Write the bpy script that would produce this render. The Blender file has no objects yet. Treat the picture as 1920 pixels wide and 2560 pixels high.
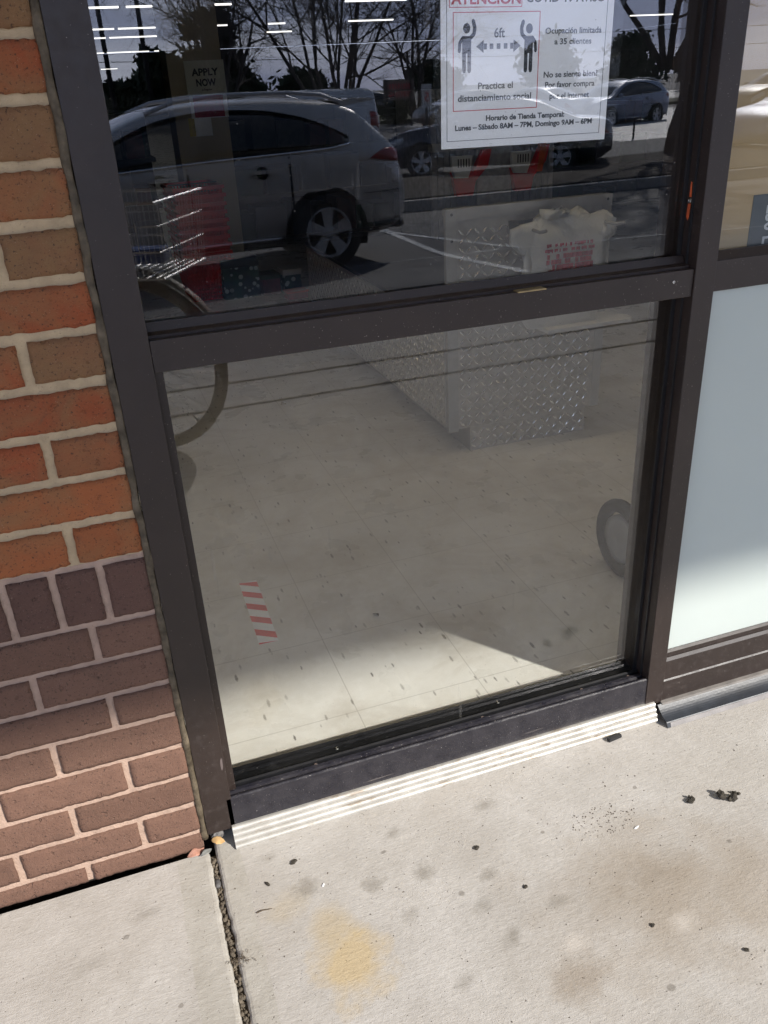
import bpy, bmesh, math, random
from mathutils import Vector, Matrix, noise as mnoise
PI = math.pi
random.seed(7)
S = bpy.context.scene
COL = S.collection
# ------------------------------------------------------------------ camera, sky, sun, exposure
cd = bpy.data.cameras.new('camera'); cam = bpy.data.objects.new('camera', cd); COL.objects.link(cam)
cd.sensor_fit = 'VERTICAL'; cd.sensor_height = 36.0; cd.lens = 2094.4 / 2560 * 36
cd.clip_start = 0.02; cd.clip_end = 2000
cam.matrix_world = Matrix.Translation((0.0086, -1.1501, 1.1802)) @ Matrix.Rotation(-0.3098, 4, 'Z') @ Matrix.Rotation(1.1006, 4, 'X') @ Matrix.Rotation(-0.0557, 4, 'Z')
S.camera = cam
SUN_EL = math.radians(32.0)
SUN_H = Vector((0.586, -0.81, 0)).normalized()            # horizontal direction towards the sun
to_sun = Vector((SUN_H.x * math.cos(SUN_EL), SUN_H.y * math.cos(SUN_EL), math.sin(SUN_EL)))
W = bpy.data.worlds.new('World'); S.world = W; W.use_nodes = True
wn, wl = W.node_tree.nodes, W.node_tree.links
bg = wn['Background']; bg.inputs['Strength'].default_value = 0.14
sky = wn.new('ShaderNodeTexSky'); sky.sky_type = 'NISHITA'; sky.sun_disc = False
sky.sun_elevation = SUN_EL; sky.sun_rotation = math.atan2(to_sun.x, to_sun.y)
sky.dust_density = 0.15; sky.air_density = 1.0
tcw = wn.new('ShaderNodeTexCoord'); mpw = wn.new('ShaderNodeMapping'); mpw.inputs['Scale'].default_value = (1.2, 1.2, 7.0)
nzw = wn.new('ShaderNodeTexNoise'); nzw.inputs['Scale'].default_value = 2.6; nzw.inputs['Detail'].default_value = 7
rpw = wn.new('ShaderNodeValToRGB'); rpw.color_ramp.elements[0].position = 0.48; rpw.color_ramp.elements[1].position = 0.74
mxw = wn.new('ShaderNodeMixRGB'); mxw.inputs[2].default_value = (4.2, 4.5, 5.6, 1)
wl.new(tcw.outputs['Generated'], mpw.inputs[0]); wl.new(mpw.outputs[0], nzw.inputs[0]); wl.new(nzw.outputs[0], rpw.inputs[0])
mlw = wn.new('ShaderNodeMath'); mlw.operation = 'MULTIPLY'; mlw.inputs[1].default_value = 0.45
spw = wn.new('ShaderNodeSeparateXYZ'); wl.new(tcw.outputs['Generated'], spw.inputs[0])
hzw = wn.new('ShaderNodeMapRange'); hzw.interpolation_type = 'SMOOTHSTEP'; hzw.inputs[1].default_value = 0.12; hzw.inputs[2].default_value = 0.5; hzw.inputs[3].default_value = 0.93; hzw.inputs[4].default_value = 0.0
wl.new(spw.outputs[2], hzw.inputs[0]); 
wl.new(rpw.outputs[0], mlw.inputs[0]); mxm = wn.new('ShaderNodeMath'); mxm.operation = 'MAXIMUM'; wl.new(mlw.outputs[0], mxm.inputs[0]); wl.new(hzw.outputs[0], mxm.inputs[1]); wl.new(mxm.outputs[0], mxw.inputs[0]);
clw = wn.new('ShaderNodeMixRGB'); clw.inputs[1].default_value = (4.6, 5.3, 8.0, 1); clw.inputs[2].default_value = (11.0, 11.6, 13.5, 1); wl.new(rpw.outputs[0], clw.inputs[0]); wl.new(clw.outputs[0], mxw.inputs[2]); wl.new(sky.outputs[0], mxw.inputs[1]); wl.new(mxw.outputs[0], bg.inputs[0])
sl = bpy.data.lights.new('sun', 'SUN'); sl.energy = 3.75; sl.angle = math.radians(1.4); sl.color = (1.0, 0.955, 0.89)
so = bpy.data.objects.new('sun', sl); COL.objects.link(so); so.rotation_euler = to_sun.to_track_quat('Z', 'Y').to_euler()
S.view_settings.view_transform = 'Standard'; S.view_settings.look = 'None'; S.view_settings.gamma = 1; S.view_settings.use_curve_mapping = False
S.view_settings.exposure = 0.86
S.cycles.transparent_max_bounces = 24; S.cycles.max_bounces = 14; S.cycles.use_denoising = True; S.cycles.sample_clamp_indirect = 6
G = 0.045                                                  # plane of the glass: the outside seen in it lies at y = 0.09 - depth
def out(y): return 2 * G - y
def lot_z(y):                                              # height of the parking lot: it falls away from the kerb
    d = out(y)
    for (a, za), (b, zb) in (((4.35, -0.2), (7.7, -0.52)), ((7.7, -0.52), (10.0, -0.6))):
        if d <= b: return za + (zb - za) * max(0.0, d - a) / (b - a)
    return -0.6
# ------------------------------------------------------------------ materials
class NT:
    def __init__(s, name):
        s.m = bpy.data.materials.new(name); s.m.use_nodes = True; s.t = s.m.node_tree; s.n = s.t.nodes; s.l = s.t.links
        s.b = s.n['Principled BSDF']; s.o = s.n['Material Output']; s.tc = s.n.new('ShaderNodeTexCoord')
    def node(s, t, **k):
        n = s.n.new('ShaderNode' + t)
        for a, v in k.items(): setattr(n, a, v)
        return n
    def link(s, a, b): s.l.new(a, b)
    def mapv(s, scale=(1, 1, 1), rot=(0, 0, 0), loc=(0, 0, 0), coord='Object'):
        m = s.node('Mapping'); m.inputs['Scale'].default_value = scale; m.inputs['Rotation'].default_value = rot; m.inputs['Location'].default_value = loc
        s.link(s.tc.outputs[coord], m.inputs[0]); return m.outputs[0]
    def noise(s, scale, detail=4, rough=0.55, vec=None, dist=0.0):
        n = s.node('TexNoise'); n.inputs['Scale'].default_value = scale; n.inputs['Detail'].default_value = detail; n.inputs['Roughness'].default_value = rough; n.inputs['Distortion'].default_value = dist
        s.link(vec if vec is not None else s.tc.outputs['Object'], n.inputs['Vector']); return n.outputs[0]
    def ramp(s, fac, stops):
        r = s.node('ValToRGB'); e = r.color_ramp.elements
        while len(e) < len(stops): e.new(0.5)
        for i, (p, c) in enumerate(stops):
            e[i].position = p; e[i].color = (c, c, c, 1) if not isinstance(c, tuple) else (c[0], c[1], c[2], 1)
        s.link(fac, r.inputs[0]); return r.outputs[0]
    def mix(s, fac, a, b, mode='MIX'):
        n = s.node('MixRGB', blend_type=mode)
        for i, v in ((0, fac), (1, a), (2, b)):
            if isinstance(v, (int, float)): n.inputs[i].default_value = v if i == 0 else (v, v, v, 1)
            elif isinstance(v, tuple): n.inputs[i].default_value = (v[0], v[1], v[2], 1)
            else: s.link(v, n.inputs[i])
        return n.outputs[0]
    def math(s, op, a, b=None):
        n = s.node('Math', operation=op)
        for i, v in ((0, a), (1, b)):
            if v is None: continue
            if isinstance(v, (int, float)): n.inputs[i].default_value = v
            else: s.link(v, n.inputs[i])
        return n.outputs[0]
    def sep(s, vec=None):
        n = s.node('SeparateXYZ'); s.link(vec if vec is not None else s.tc.outputs['Object'], n.inputs[0]); return n.outputs
    def bump(s, h, dist=0.002, strength=1.0, prev=None):
        n = s.node('Bump'); n.inputs['Distance'].default_value = dist; n.inputs['Strength'].default_value = strength; s.link(h, n.inputs['Height'])
        if prev is not None: s.link(prev, n.inputs['Normal'])
        s.link(n.outputs[0], s.b.inputs['Normal']); return n.outputs[0]
    def col(s, v):
        if isinstance(v, tuple): s.b.inputs['Base Color'].default_value = (v[0], v[1], v[2], 1)
        else: s.link(v, s.b.inputs['Base Color'])
        return s
    def set(s, rough=None, metal=None, spec=None, coat=None, coat_rough=None):
        b = s.b.inputs
        if rough is not None:
            if isinstance(rough, (int, float)): b['Roughness'].default_value = rough
            else: s.link(rough, b['Roughness'])
        if metal is not None: b['Metallic'].default_value = metal
        if spec is not None: b['Specular IOR Level'].default_value = spec
        if coat is not None: b['Coat Weight'].default_value = coat; b['Coat Roughness'].default_value = coat_rough or 0.05
        return s
MATS = {}
def plain(name, c, rough=0.5, metal=0.0, var=0.25, scale=30.0, bump=0.0, spec=None, coat=None):
    if name in MATS: return MATS[name]
    t = NT(name); n = t.noise(scale, 5)
    lo = tuple(x * (1 - var) for x in c); hi = tuple(min(1, x * (1 + var)) for x in c)
    t.col(t.mix(t.ramp(n, [(0.3, 0.0), (0.7, 1.0)]), lo, hi)); t.set(rough, metal, spec, coat)
    if bump: t.bump(t.noise(scale * 6, 4), bump)
    MATS[name] = t.m; return t.m
def emit(name, c, strength):
    t = NT(name); t.col(c); t.b.inputs['Emission Color'].default_value = (*c, 1); t.b.inputs['Emission Strength'].default_value = strength; MATS[name] = t.m; return t.m
# --- brick
def brick_mat(name, painted):
    t = NT(name); a = t.node('VertexColor', layer_name='tone')
    n1 = t.noise(38, 6, 0.6); n2 = t.noise(260, 4, 0.6); n3 = t.noise(900, 2)
    c = a.outputs[0]
    if not painted:
        patch = t.ramp(t.noise(13, 4, 0.6, dist=0.6), [(0.40, 0.0), (0.62, 0.9)])
        c = t.mix(patch, c, t.mix(0.6, c, (0.20, 0.125, 0.06)))
        c = t.mix(t.ramp(n1, [(0.3, 0.0), (0.75, 0.5)]), c, t.mix(1.0, c, (1.35, 1.25, 1.1), 'MULTIPLY'))
    else:
        c = t.mix(t.ramp(n1, [(0.35, 0.0), (0.7, 0.4)]), c, t.mix(1.0, c, (0.72, 0.72, 0.75), 'MULTIPLY'))
        yl = t.ramp(t.noise(9, 5, 0.7, t.mapv((1, 1, 0.28))), [(0.68, 0.0), (0.74, 0.35)])
        c = t.mix(yl, c, (0.30, 0.21, 0.09))
    c = t.mix(t.ramp(t.noise(24, 6, 0.75, dist=1.0), [(0.56, 0.0), (0.72, 0.42)]), c, (0.085, 0.055, 0.040)); c = t.mix(t.ramp(t.noise(60, 5, 0.8), [(0.64, 0.0), (0.72, 0.35)]), c, (0.42, 0.31, 0.22))
    c = t.mix(t.ramp(n2, [(0.585, 0.0), (0.66, 0.75)]), c, (0.030, 0.020, 0.016))
    c = t.mix(t.ramp(n3, [(0.69, 0.0), (0.76, 0.7)]), c, (0.55, 0.47, 0.38))
    t.col(c).set(0.85, spec=0.25)
    h = t.math('ADD', t.math('MULTIPLY', t.noise(120, 6, 0.7), 0.9), t.math('MULTIPLY', t.noise(620, 3), 0.5)); h = t.math('SUBTRACT', h, t.math('MULTIPLY', t.ramp(t.noise(70, 3, 0.5), [(0.64, 0.0), (0.70, 1.0)]), 0.8))
    t.bump(h, 0.0030, 0.9); return t.m
M_BRICK = brick_mat('fired_brick', False); M_BRICKP = brick_mat('brown_painted_brick', True)
def mortar_mat(name, c, dark):
    t = NT(name); n = t.noise(45, 6); n2 = t.noise(320, 4)
    k = t.mix(t.ramp(n, [(0.3, 0.0), (0.75, 1.0)]), tuple(x * 0.74 for x in c), c)
    k = t.mix(t.ramp(n2, [(0.64, 0.0), (0.72, dark)]), k, (0.10, 0.08, 0.06)); t.col(k).set(0.92, spec=0.2)
    t.bump(t.math('ADD', t.noise(110, 6, 0.7), t.math('MULTIPLY', n2, 0.5)), 0.003, 0.9); return t.m
M_MORTAR = mortar_mat('tan_mortar', (0.55, 0.415, 0.255), 0.4); M_MORTARP = mortar_mat('pinkish_painted_mortar', (0.47, 0.33, 0.25), 0.3)
# --- bronze aluminium
def bronze_mat():
    t = NT('dark_bronze_aluminium'); n = t.noise(6, 5); n2 = t.noise(420, 3, 0.5); n3 = t.noise(60, 5, 0.7)
    c = t.mix(t.ramp(n, [(0.3, 0.0), (0.7, 1.0)]), (0.0175, 0.0112, 0.0090), (0.0290, 0.0190, 0.0155))
    c = t.mix(t.ramp(n2, [(0.715, 0.0), (0.735, 0.8)]), c, (0.42, 0.37, 0.33))
    z = t.sep()[2]
    dirt = t.math('MULTIPLY', t.ramp(n3, [(0.52, 0.0), (0.80, 0.35)]), t.ramp(z, [(0.0, 1.0), (0.35, 0.12)]))
    c = t.mix(dirt, c, (0.115, 0.095, 0.085))
    scr = t.ramp(t.noise(26, 3, 0.5, t.mapv((1, 1, 0.22), (0, 0.35, 0))), [(0.745, 0.0), (0.76, 0.55)])
    c = t.mix(scr, c, (0.20, 0.16, 0.15))
    t.col(c).set(t.ramp(n3, [(0.3, 0.34), (0.7, 0.55)]), spec=0.45)
    t.bump(t.noise(500, 2), 0.0002, 0.5); return t.m
M_BRONZE = bronze_mat()
def sill_mat():
    t = NT('blue_black_worn_sill'); n = t.noise(30, 6, 0.7); n2 = t.noise(380, 3, 0.5); n3 = t.noise(60, 4, 0.6, t.mapv((0.08, 1, 1)))
    c = t.mix(t.ramp(n, [(0.4, 0.0), (0.7, 0.6)]), (0.014, 0.013, 0.018), (0.040, 0.036, 0.040)); c = t.mix(t.ramp(n2, [(0.69, 0.0), (0.71, 0.85)]), c, (0.40, 0.37, 0.34)); c = t.mix(t.ramp(n3, [(0.66, 0.0), (0.72, 0.35)]), c, (0.22, 0.19, 0.17))
    t.col(c).set(t.ramp(n, [(0.3, 0.22), (0.7, 0.5)]), spec=0.5); t.bump(t.noise(260, 3), 0.0004); return t.m
M_SILL = sill_mat()
M_BLACK = plain('black_anodised_channel', (0.010, 0.010, 0.011), 0.28, spec=0.5, var=0.3, scale=60)
M_RUBBER = plain('black_rubber', (0.014, 0.014, 0.015), 0.45)
def caulk_mat():
    t = NT('old_grey_brown_sealant'); n = t.noise(40, 5)
    t.col(t.mix(t.ramp(n, [(0.35, 0.0), (0.7, 1.0)]), (0.045, 0.034, 0.020), (0.15, 0.118, 0.078))).set(0.6, spec=0.3); t.bump(t.noise(120, 4), 0.003); return t.m
M_CAULK = caulk_mat()
def glass_mat(name, tint=(0.975, 0.98, 0.97), dust=1.0):
    t = NT(name); t.n.remove(t.b); geo = t.node('NewGeometry')
    d = t.node('VectorMath', operation='DOT_PRODUCT'); t.link(geo.outputs['Normal'], d.inputs[0]); t.link(geo.outputs['Incoming'], d.inputs[1])
    c = t.math('ABSOLUTE', d.outputs['Value']); one = t.math('SUBTRACT', 1.0, c); p5 = t.math('POWER', one, 5.0)
    F = t.math('ADD', t.math('MULTIPLY', p5, 0.93), 0.056)
    gl = t.node('BsdfGlossy'); gl.inputs['Roughness'].default_value = 0.0; gl.inputs['Color'].default_value = (0.95, 0.955, 1.0, 1)
    tr = t.node('BsdfTransparent'); tr.inputs[0].default_value = (*tint, 1)
    mx = t.node('MixShader'); t.link(F, mx.inputs[0]); t.link(tr.outputs[0], mx.inputs[1]); t.link(gl.outputs[0], mx.inputs[2])
    df = t.node('BsdfDiffuse'); df.inputs[0].default_value = (0.5, 0.48, 0.45, 1)
    streak = t.ramp(t.noise(5, 5, 0.65, t.mapv((1, 1, 0.5), (0, 0.7, 0))), [(0.45, 0.0), (0.8, 0.014 * dust)])
    spk = t.ramp(t.noise(300, 2, 0.4), [(0.78, 0.0), (0.80, 0.5 * dust)])
    run = t.ramp(t.noise(55, 3, 0.45, t.mapv((1, 1, 0.09), (0, 0.03, 0))), [(0.735, 0.0), (0.75, 0.07 * dust)]); smg = t.ramp(t.noise(11, 6, 0.7, dist=1.5), [(0.55, 0.0), (0.8, 0.022 * dust)])
    m2 = t.node('MixShader'); t.link(t.math('MAXIMUM', t.math('MAXIMUM', streak, spk), t.math('MAXIMUM', run, smg)), m2.inputs[0]); t.link(mx.outputs[0], m2.inputs[1]); t.link(df.outputs[0], m2.inputs[2])
    t.link(m2.outputs[0], t.o.inputs[0]); return t.m
M_GLASS = glass_mat('clear_window_glass')
def frosted_mat():
    t = NT('frosted_white_film_glass'); n = t.noise(300, 3)
    t.col(t.mix(t.ramp(n, [(0.74, 0.0), (0.76, 0.5)]), t.mix(t.ramp(t.noise(4, 5, 0.6), [(0.3, 0.0), (0.7, 1.0)]), (0.63, 0.675, 0.635), (0.67, 0.71, 0.66)), (0.35, 0.33, 0.30))).set(0.14, spec=0.5)
    b = t.b; t.b = None
    df = t.node('BsdfTranslucent'); df.inputs[0].default_value = (0.70, 0.82, 0.82, 1)
    tp = t.node('BsdfTransparent'); tp.inputs[0].default_value = (0.9, 0.95, 0.97, 1)
    m0 = t.node('MixShader'); m0.inputs[0].default_value = 0.3; t.link(b.outputs[0], m0.inputs[1]); t.link(df.outputs[0], m0.inputs[2])
    m1 = t.node('MixShader'); m1.inputs[0].default_value = 0.10; t.link(m0.outputs[0], m1.inputs[1]); t.link(tp.outputs[0], m1.inputs[2])
    t.link(m1.outputs[0], t.o.inputs[0]); return t.m
M_FROST = frosted_mat()
def alu_mat():
    t = NT('worn_white_aluminium'); n = t.noise(25, 6, 0.65); n2 = t.noise(90, 5, 0.7, t.mapv((0.25, 1, 1)))
    c = t.mix(t.ramp(n, [(0.35, 0.0), (0.7, 1.0)]), (0.40, 0.38, 0.34), (0.52, 0.50, 0.455))
    c = t.mix(t.ramp(n2, [(0.55, 0.0), (0.68, 0.75)]), c, (0.26, 0.20, 0.14)); c = t.mix(t.ramp(t.noise(350, 2), [(0.72, 0.0), (0.74, 0.8)]), c, (0.05, 0.045, 0.04))
    t.col(c).set(0.42, 0.35); t.bump(n2, 0.0006); return t.m
M_ALU = alu_mat()
# --- concrete sidewalk with its stains
def concrete_mat(name='broomed_concrete', stains=True):
    t = NT(name); P = t.tc.outputs['Object']; xyz = t.sep()
    n1 = t.noise(7, 7, 0.62); n2 = t.noise(75, 7, 0.75); n3 = t.noise(520, 4, 0.6)
    broom = t.noise(150, 5, 0.65, t.mapv((0.30, 1.3, 1), (0, 0, 0.35)))
    c = t.mix(t.ramp(n1, [(0.28, 0.0), (0.72, 1.0)]), (0.41, 0.382, 0.345), (0.535, 0.508, 0.472))
    c = t.mix(t.ramp(t.noise(3.2, 6, 0.65, dist=0.6), [(0.42, 0.0), (0.72, 0.42)]), c, (0.345, 0.305, 0.255))
    c = t.mix(t.ramp(n2, [(0.33, 0.26), (0.58, 0.0)]), c, (0.31, 0.285, 0.25))
    if stains:
        def stain(cx, cy, rx, ry, colr, k, rot=0.0, soft=0.5, dist=0.35, nscale=28):
            m = t.node('Mapping', vector_type='TEXTURE'); m.inputs['Location'].default_value = (cx, cy, -0.045); m.inputs['Rotation'].default_value = (0, 0, rot); m.inputs['Scale'].default_value = (rx, ry, 1)
            t.link(P, m.inputs[0]); ln = t.node('VectorMath', operation='LENGTH'); t.link(m.outputs[0], ln.inputs[0])
            d = t.math('ADD', ln.outputs['Value'], t.math('MULTIPLY', t.math('SUBTRACT', t.noise(nscale, 6, 0.65), 0.5), dist * 4))
            f = t.ramp(d, [(max(0.0, 1 - soft), k), (1.0, 0.0)]); return f
        O = [(0.182, -0.305, 0.075, 0.075, (0.50, 0.375, 0.19), 0.72, -0.7, 0.62, 0.5, 12), (0.172, -0.235, 0.045, 0.05, (0.45, 0.35, 0.20), 0.5, 0, 0.6, 0.2, 30), (0.11, -0.17, 0.06, 0.035, (0.45, 0.36, 0.22), 0.3, 0.5, 0.7, 0.3, 28),
             (0.690, -0.38, 0.27, 0.19, (0.32, 0.265, 0.205), 0.66, 0.15, 0.9, 0.5, 9), (0.50, -0.46, 0.06, 0.05, (0.24, 0.185, 0.13), 0.5, 0.3, 0.9, 0.6, 20), (0.72, -0.34, 0.10, 0.05, (0.25, 0.205, 0.155), 0.45, 0.2, 0.9, 0.6, 20), (0.85, -0.40, 0.16, 0.12, (0.33, 0.275, 0.215), 0.5, 0.2, 0.9, 0.5, 12)]
        for (x, y, rx, ry, k) in ((0.511, -0.093, 0.035, 0.017, 0.75), (0.335, -0.090, 0.030, 0.016, 0.7), (0.262, -0.183, 0.030, 0.020, 0.8), (0.352, -0.191, 0.032, 0.022, 0.8), (0.150, -0.150, 0.032, 0.024, 0.8), (0.102, -0.060, 0.026, 0.018, 0.6), (0.436, -0.36, 0.030, 0.022, 0.85), (0.451, -0.236, 0.028, 0.016, 0.7), (0.30, -0.26, 0.02, 0.02, 0.5), (0.42, -0.29, 0.03, 0.02, 0.6), (0.54, -0.33, 0.03, 0.022, 0.6), (-0.12, -0.10, 0.03, 0.015, 0.5), (-0.20, -0.16, 0.05, 0.02, 0.4), (0.34, -0.40, 0.03, 0.02, 0.5)):
            O.append((x, y, rx * .9, ry * .9, (0.25, 0.225, 0.19), k * .85, 0.2, 0.9, 0.62, 34))
        for (x, y, r_) in ((0.30, -0.125, .006), (0.585, -0.19, .005), (0.395, -0.255, .007), (0.80, -0.16, .005), (0.24, -0.44, .006), (0.62, -0.52, .008), (-0.15, -0.13, .006), (-0.08, -0.28, .005), (0.88, -0.33, .006)): O.append((x, y, r_, r_ * .8, (0.17, 0.15, 0.125), 0.6, 0.3, 0.3, 0.3, 150))
        for a in O: c = t.mix(stain(*a[:4], a[4], a[5], *a[6:]), c, a[4])
        for (x, y, rx, ry) in ((0.704, -0.435, 0.035, 0.022), (0.525, -0.405, 0.03, 0.02)): c = t.mix(stain(x, y, rx, ry, 0, 0.6, 0.2, 0.8, 0.3, 40), c, (0.56, 0.51, 0.45))
        # smooth trowelled margins either side of the open joint
        wob = t.math('MULTIPLY', t.math('SUBTRACT', t.noise(14, 4), 0.5), 0.012)
        xx = t.math('ADD', xyz[0], wob)
        band = t.math('MULTIPLY', t.math('GREATER_THAN', xx, -0.054), t.math('LESS_THAN', xx, 0.058))
        c = t.mix(t.math('MULTIPLY', band, 0.6), c, t.mix(t.ramp(t.noise(18, 5), [(0.35, 0.0), (0.7, 1.0)]), (0.345, 0.32, 0.27), (0.46, 0.435, 0.385)))
    pit = t.ramp(t.noise(210, 3, 0.5), [(0.70, 0.0), (0.74, 1.0)])
    c = t.mix(t.math('MULTIPLY', pit, 0.75), c, (0.10, 0.075, 0.05))
    c = t.mix(t.ramp(n3, [(0.70, 0.0), (0.76, 0.5)]), c, (0.62, 0.56, 0.48))
    t.col(c).set(0.9, spec=0.25)
    h = t.math('ADD', t.math('MULTIPLY', broom, 0.40), t.math('MULTIPLY', n2, 0.55)); h = t.math('ADD', h, t.math('MULTIPLY', n3, 0.30)); h = t.math('SUBTRACT', h, t.math('MULTIPLY', pit, 0.5))
    t.bump(h, 0.0023 if stains else 0.003, 0.85); return t.m
M_CONC = concrete_mat(); M_KERB = concrete_mat('kerb_concrete', False)
def asphalt_mat():
    t = NT('worn_asphalt'); n = t.noise(1.1, 6, 0.6); n2 = t.noise(70, 4, 0.7)
    c = t.mix(t.ramp(n, [(0.3, 0.0), (0.7, 1.0)]), (0.050, 0.050, 0.054), (0.095, 0.094, 0.098))
    c = t.mix(t.ramp(n2, [(0.55, 0.0), (0.75, 0.7)]), c, (0.20, 0.195, 0.19)); t.col(c).set(0.8, spec=0.4); t.bump(n2, 0.006); return t.m
M_ASPH = asphalt_mat()
def mulch_mat():
    t = NT('dark_bark_mulch'); n = t.noise(26, 5, 0.7); t.col(t.mix(t.ramp(n, [(0.35, 0.0), (0.75, 1.0)]), (0.012, 0.009, 0.007), (0.085, 0.06, 0.042))).set(0.9); t.bump(n, 0.05); return t.m
M_MULCH = mulch_mat()
# --- vinyl tile floor
def vct_mat():
    t = NT('speckled_vinyl_tile'); n = t.noise(2.2, 6, 0.6); n2 = t.noise(40, 5)
    c = t.mix(t.ramp(n, [(0.3, 0.0), (0.7, 1.0)]), (0.66, 0.635, 0.58), (0.80, 0.785, 0.745))
    c = t.mix(t.ramp(n2, [(0.45, 0.0), (0.7, 0.35)]), c, (0.84, 0.83, 0.80))
    for rot, sc, seed in ((0.75, 30, 0.0), (-0.85, 36, 3.3), (0.2, 46, 7.7)):
        v = t.node('TexVoronoi'); v.inputs['Scale'].default_value = 1.0; v.inputs['Randomness'].default_value = 1.0
        t.link(t.mapv((sc * 1.1, sc * 0.30, 1), (0, 0, rot), (seed, seed * 2, 0)), v.inputs['Vector'])
        sp = t.node('SeparateColor'); t.link(v.outputs['Color'], sp.inputs[0])
        f = t.math('MULTIPLY', t.ramp(t.math('ADD', v.outputs['Distance'], t.math('MULTIPLY', t.noise(170, 3), 0.16)), [(0.165, 1.0), (0.225, 0.0)]), t.math('GREATER_THAN', sp.outputs[0], 0.50))
        c = t.mix(t.math('MULTIPLY', f, t.math('ADD', t.math('MULTIPLY', sp.outputs[1], 0.6), 0.3)), c, (0.085, 0.075, 0.062))
    cell = t.node('TexWhiteNoise', noise_dimensions='2D'); cv = t.node('VectorMath', operation='FLOOR'); t.link(t.mapv((1 / 0.2795, 1 / 0.2795, 0), (0, 0, 0), (50.5 - 0.3585 / 0.2795, 50.5 - 0.205 / 0.2795, 0)), cv.inputs[0]); t.link(cv.outputs[0], cell.inputs[0])
    c = t.mix(t.math('MULTIPLY', cell.outputs[0], 0.22), c, t.mix(1.0, c, (0.66, 0.64, 0.60), 'MULTIPLY'))
    xyz = t.sep(); ln = None
    for ax, off in ((0, 0.3585), (1, 0.205)):
        q = t.math('ABSOLUTE', t.math('SUBTRACT', t.math('FRACT', t.math('ADD', t.math('DIVIDE', t.math('SUBTRACT', xyz[ax], off), 0.2795), 50.5)), 0.5))
        k = t.ramp(q, [(0.0020, 1.0), (0.0042, 0.0)]); ln = k if ln is None else t.math('MAXIMUM', ln, k)
    c = t.mix(t.math('MULTIPLY', ln, 0.6), c, (0.17, 0.15, 0.12))
    c = t.mix(t.ramp(t.noise(3.5, 7, 0.7, dist=0.8), [(0.45, 0.0), (0.75, 0.55)]), c, (0.37, 0.31, 0.24))
    t.col(c).set(t.ramp(t.noise(6, 5), [(0.3, 0.22), (0.7, 0.42)]), spec=0.45); t.bump(t.noise(24, 3), 0.0006); return t.m
M_VCT = vct_mat()
def plate_mat():
    t = NT('diamond_tread_plate'); x = t.sep(t.mapv((1, 1, 1)))
    n = t.noise(30, 4); t.col(t.mix(t.ramp(n, [(0.3, 0.0), (0.7, 1.0)]), (0.40, 0.385, 0.36), (0.54, 0.525, 0.50))).set(0.30, 0.40); t.bump(t.noise(90, 3), 0.0006); return t.m
M_PLATE = plate_mat()
M_LOZ = plain('polished_tread_ridge', (0.96, 0.95, 0.93), 0.22, 0.75, var=0.03)
M_GREYPL = plain('grey_laminate', (0.30, 0.295, 0.28), 0.45, scale=12, var=0.12)
M_WHITEPL = plain('white_plastic', (0.68, 0.68, 0.66), 0.4, var=0.06)
M_PAPER = plain('white_paper', (0.87, 0.87, 0.88), 0.75, var=0.03, scale=14)
M_INK = plain('black_ink', (0.025, 0.025, 0.03), 0.6, var=0.1)
M_INKG = plain('dark_grey_ink', (0.075, 0.08, 0.085), 0.6, var=0.1)
M_INKR = plain('red_ink', (0.55, 0.06, 0.07), 0.6, var=0.1)
M_RED = plain('red_plastic', (0.70, 0.028, 0.030), 0.4, var=0.12, scale=12)
M_TAPER = plain('red_tape_stripe', (0.72, 0.13, 0.12), 0.5, var=0.12)
M_TAPEW = plain('white_tape_stripe', (0.88, 0.88, 0.88), 0.45, var=0.04)
M_CARD = plain('brown_cardboard', (0.42, 0.30, 0.155), 0.75, var=0.08, scale=5, bump=0.0006)
M_LABEL = plain('dark_slate_label', (0.055, 0.068, 0.075), 0.45, var=0.1)
M_LABELT = plain('pale_label_print', (0.55, 0.56, 0.55), 0.5, var=0.05)
M_STEEL = plain('bright_steel', (0.55, 0.55, 0.55), 0.25, 1.0, var=0.1)
M_WIRE = plain('zinc_wire', (0.90, 0.89, 0.87), 0.28, 1.0, var=0.1)
M_DKMETAL = plain('dark_painted_metal', (0.02, 0.02, 0.022), 0.35)
M_BROWNTYRE = plain('tan_brown_tyre', (0.085, 0.060, 0.035), 0.6)
M_BRASS = plain('dull_brass', (0.36, 0.28, 0.15), 0.4, 0.7)
M_BLUE = plain('blue_plastic', (0.02, 0.05, 0.22), 0.4)
M_ORANGE = plain('orange_print', (0.55, 0.10, 0.03), 0.5)
M_COLUMN = plain('beige_painted_drywall', (0.40, 0.33, 0.22), 0.8, var=0.05, scale=3)
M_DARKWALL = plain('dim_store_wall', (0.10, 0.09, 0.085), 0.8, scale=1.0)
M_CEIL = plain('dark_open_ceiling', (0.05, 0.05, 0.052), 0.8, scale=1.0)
M_LEAF1 = plain('tan_dry_leaf', (0.44, 0.27, 0.11), 0.7, scale=80, var=0.35); M_LEAF2 = plain('reddish_dry_leaf', (0.33, 0.16, 0.11), 0.7, scale=80, var=0.3); M_LEAF3 = plain('grey_weathered_leaf', (0.20, 0.20, 0.185), 0.7, scale=80, var=0.3)
M_MUD = plain('dried_dark_mud', (0.065, 0.055, 0.040), 0.95, scale=120, var=0.45, bump=0.004)
M_STONE = plain('grey_stone', (0.16, 0.15, 0.14), 0.9, scale=140, var=0.4, bump=0.002)
M_TWIG = plain('dead_twig', (0.10, 0.075, 0.05), 0.9, scale=140)
M_BARK = plain('grey_brown_bark', (0.075, 0.062, 0.052), 0.9, scale=8, var=0.35)
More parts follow.
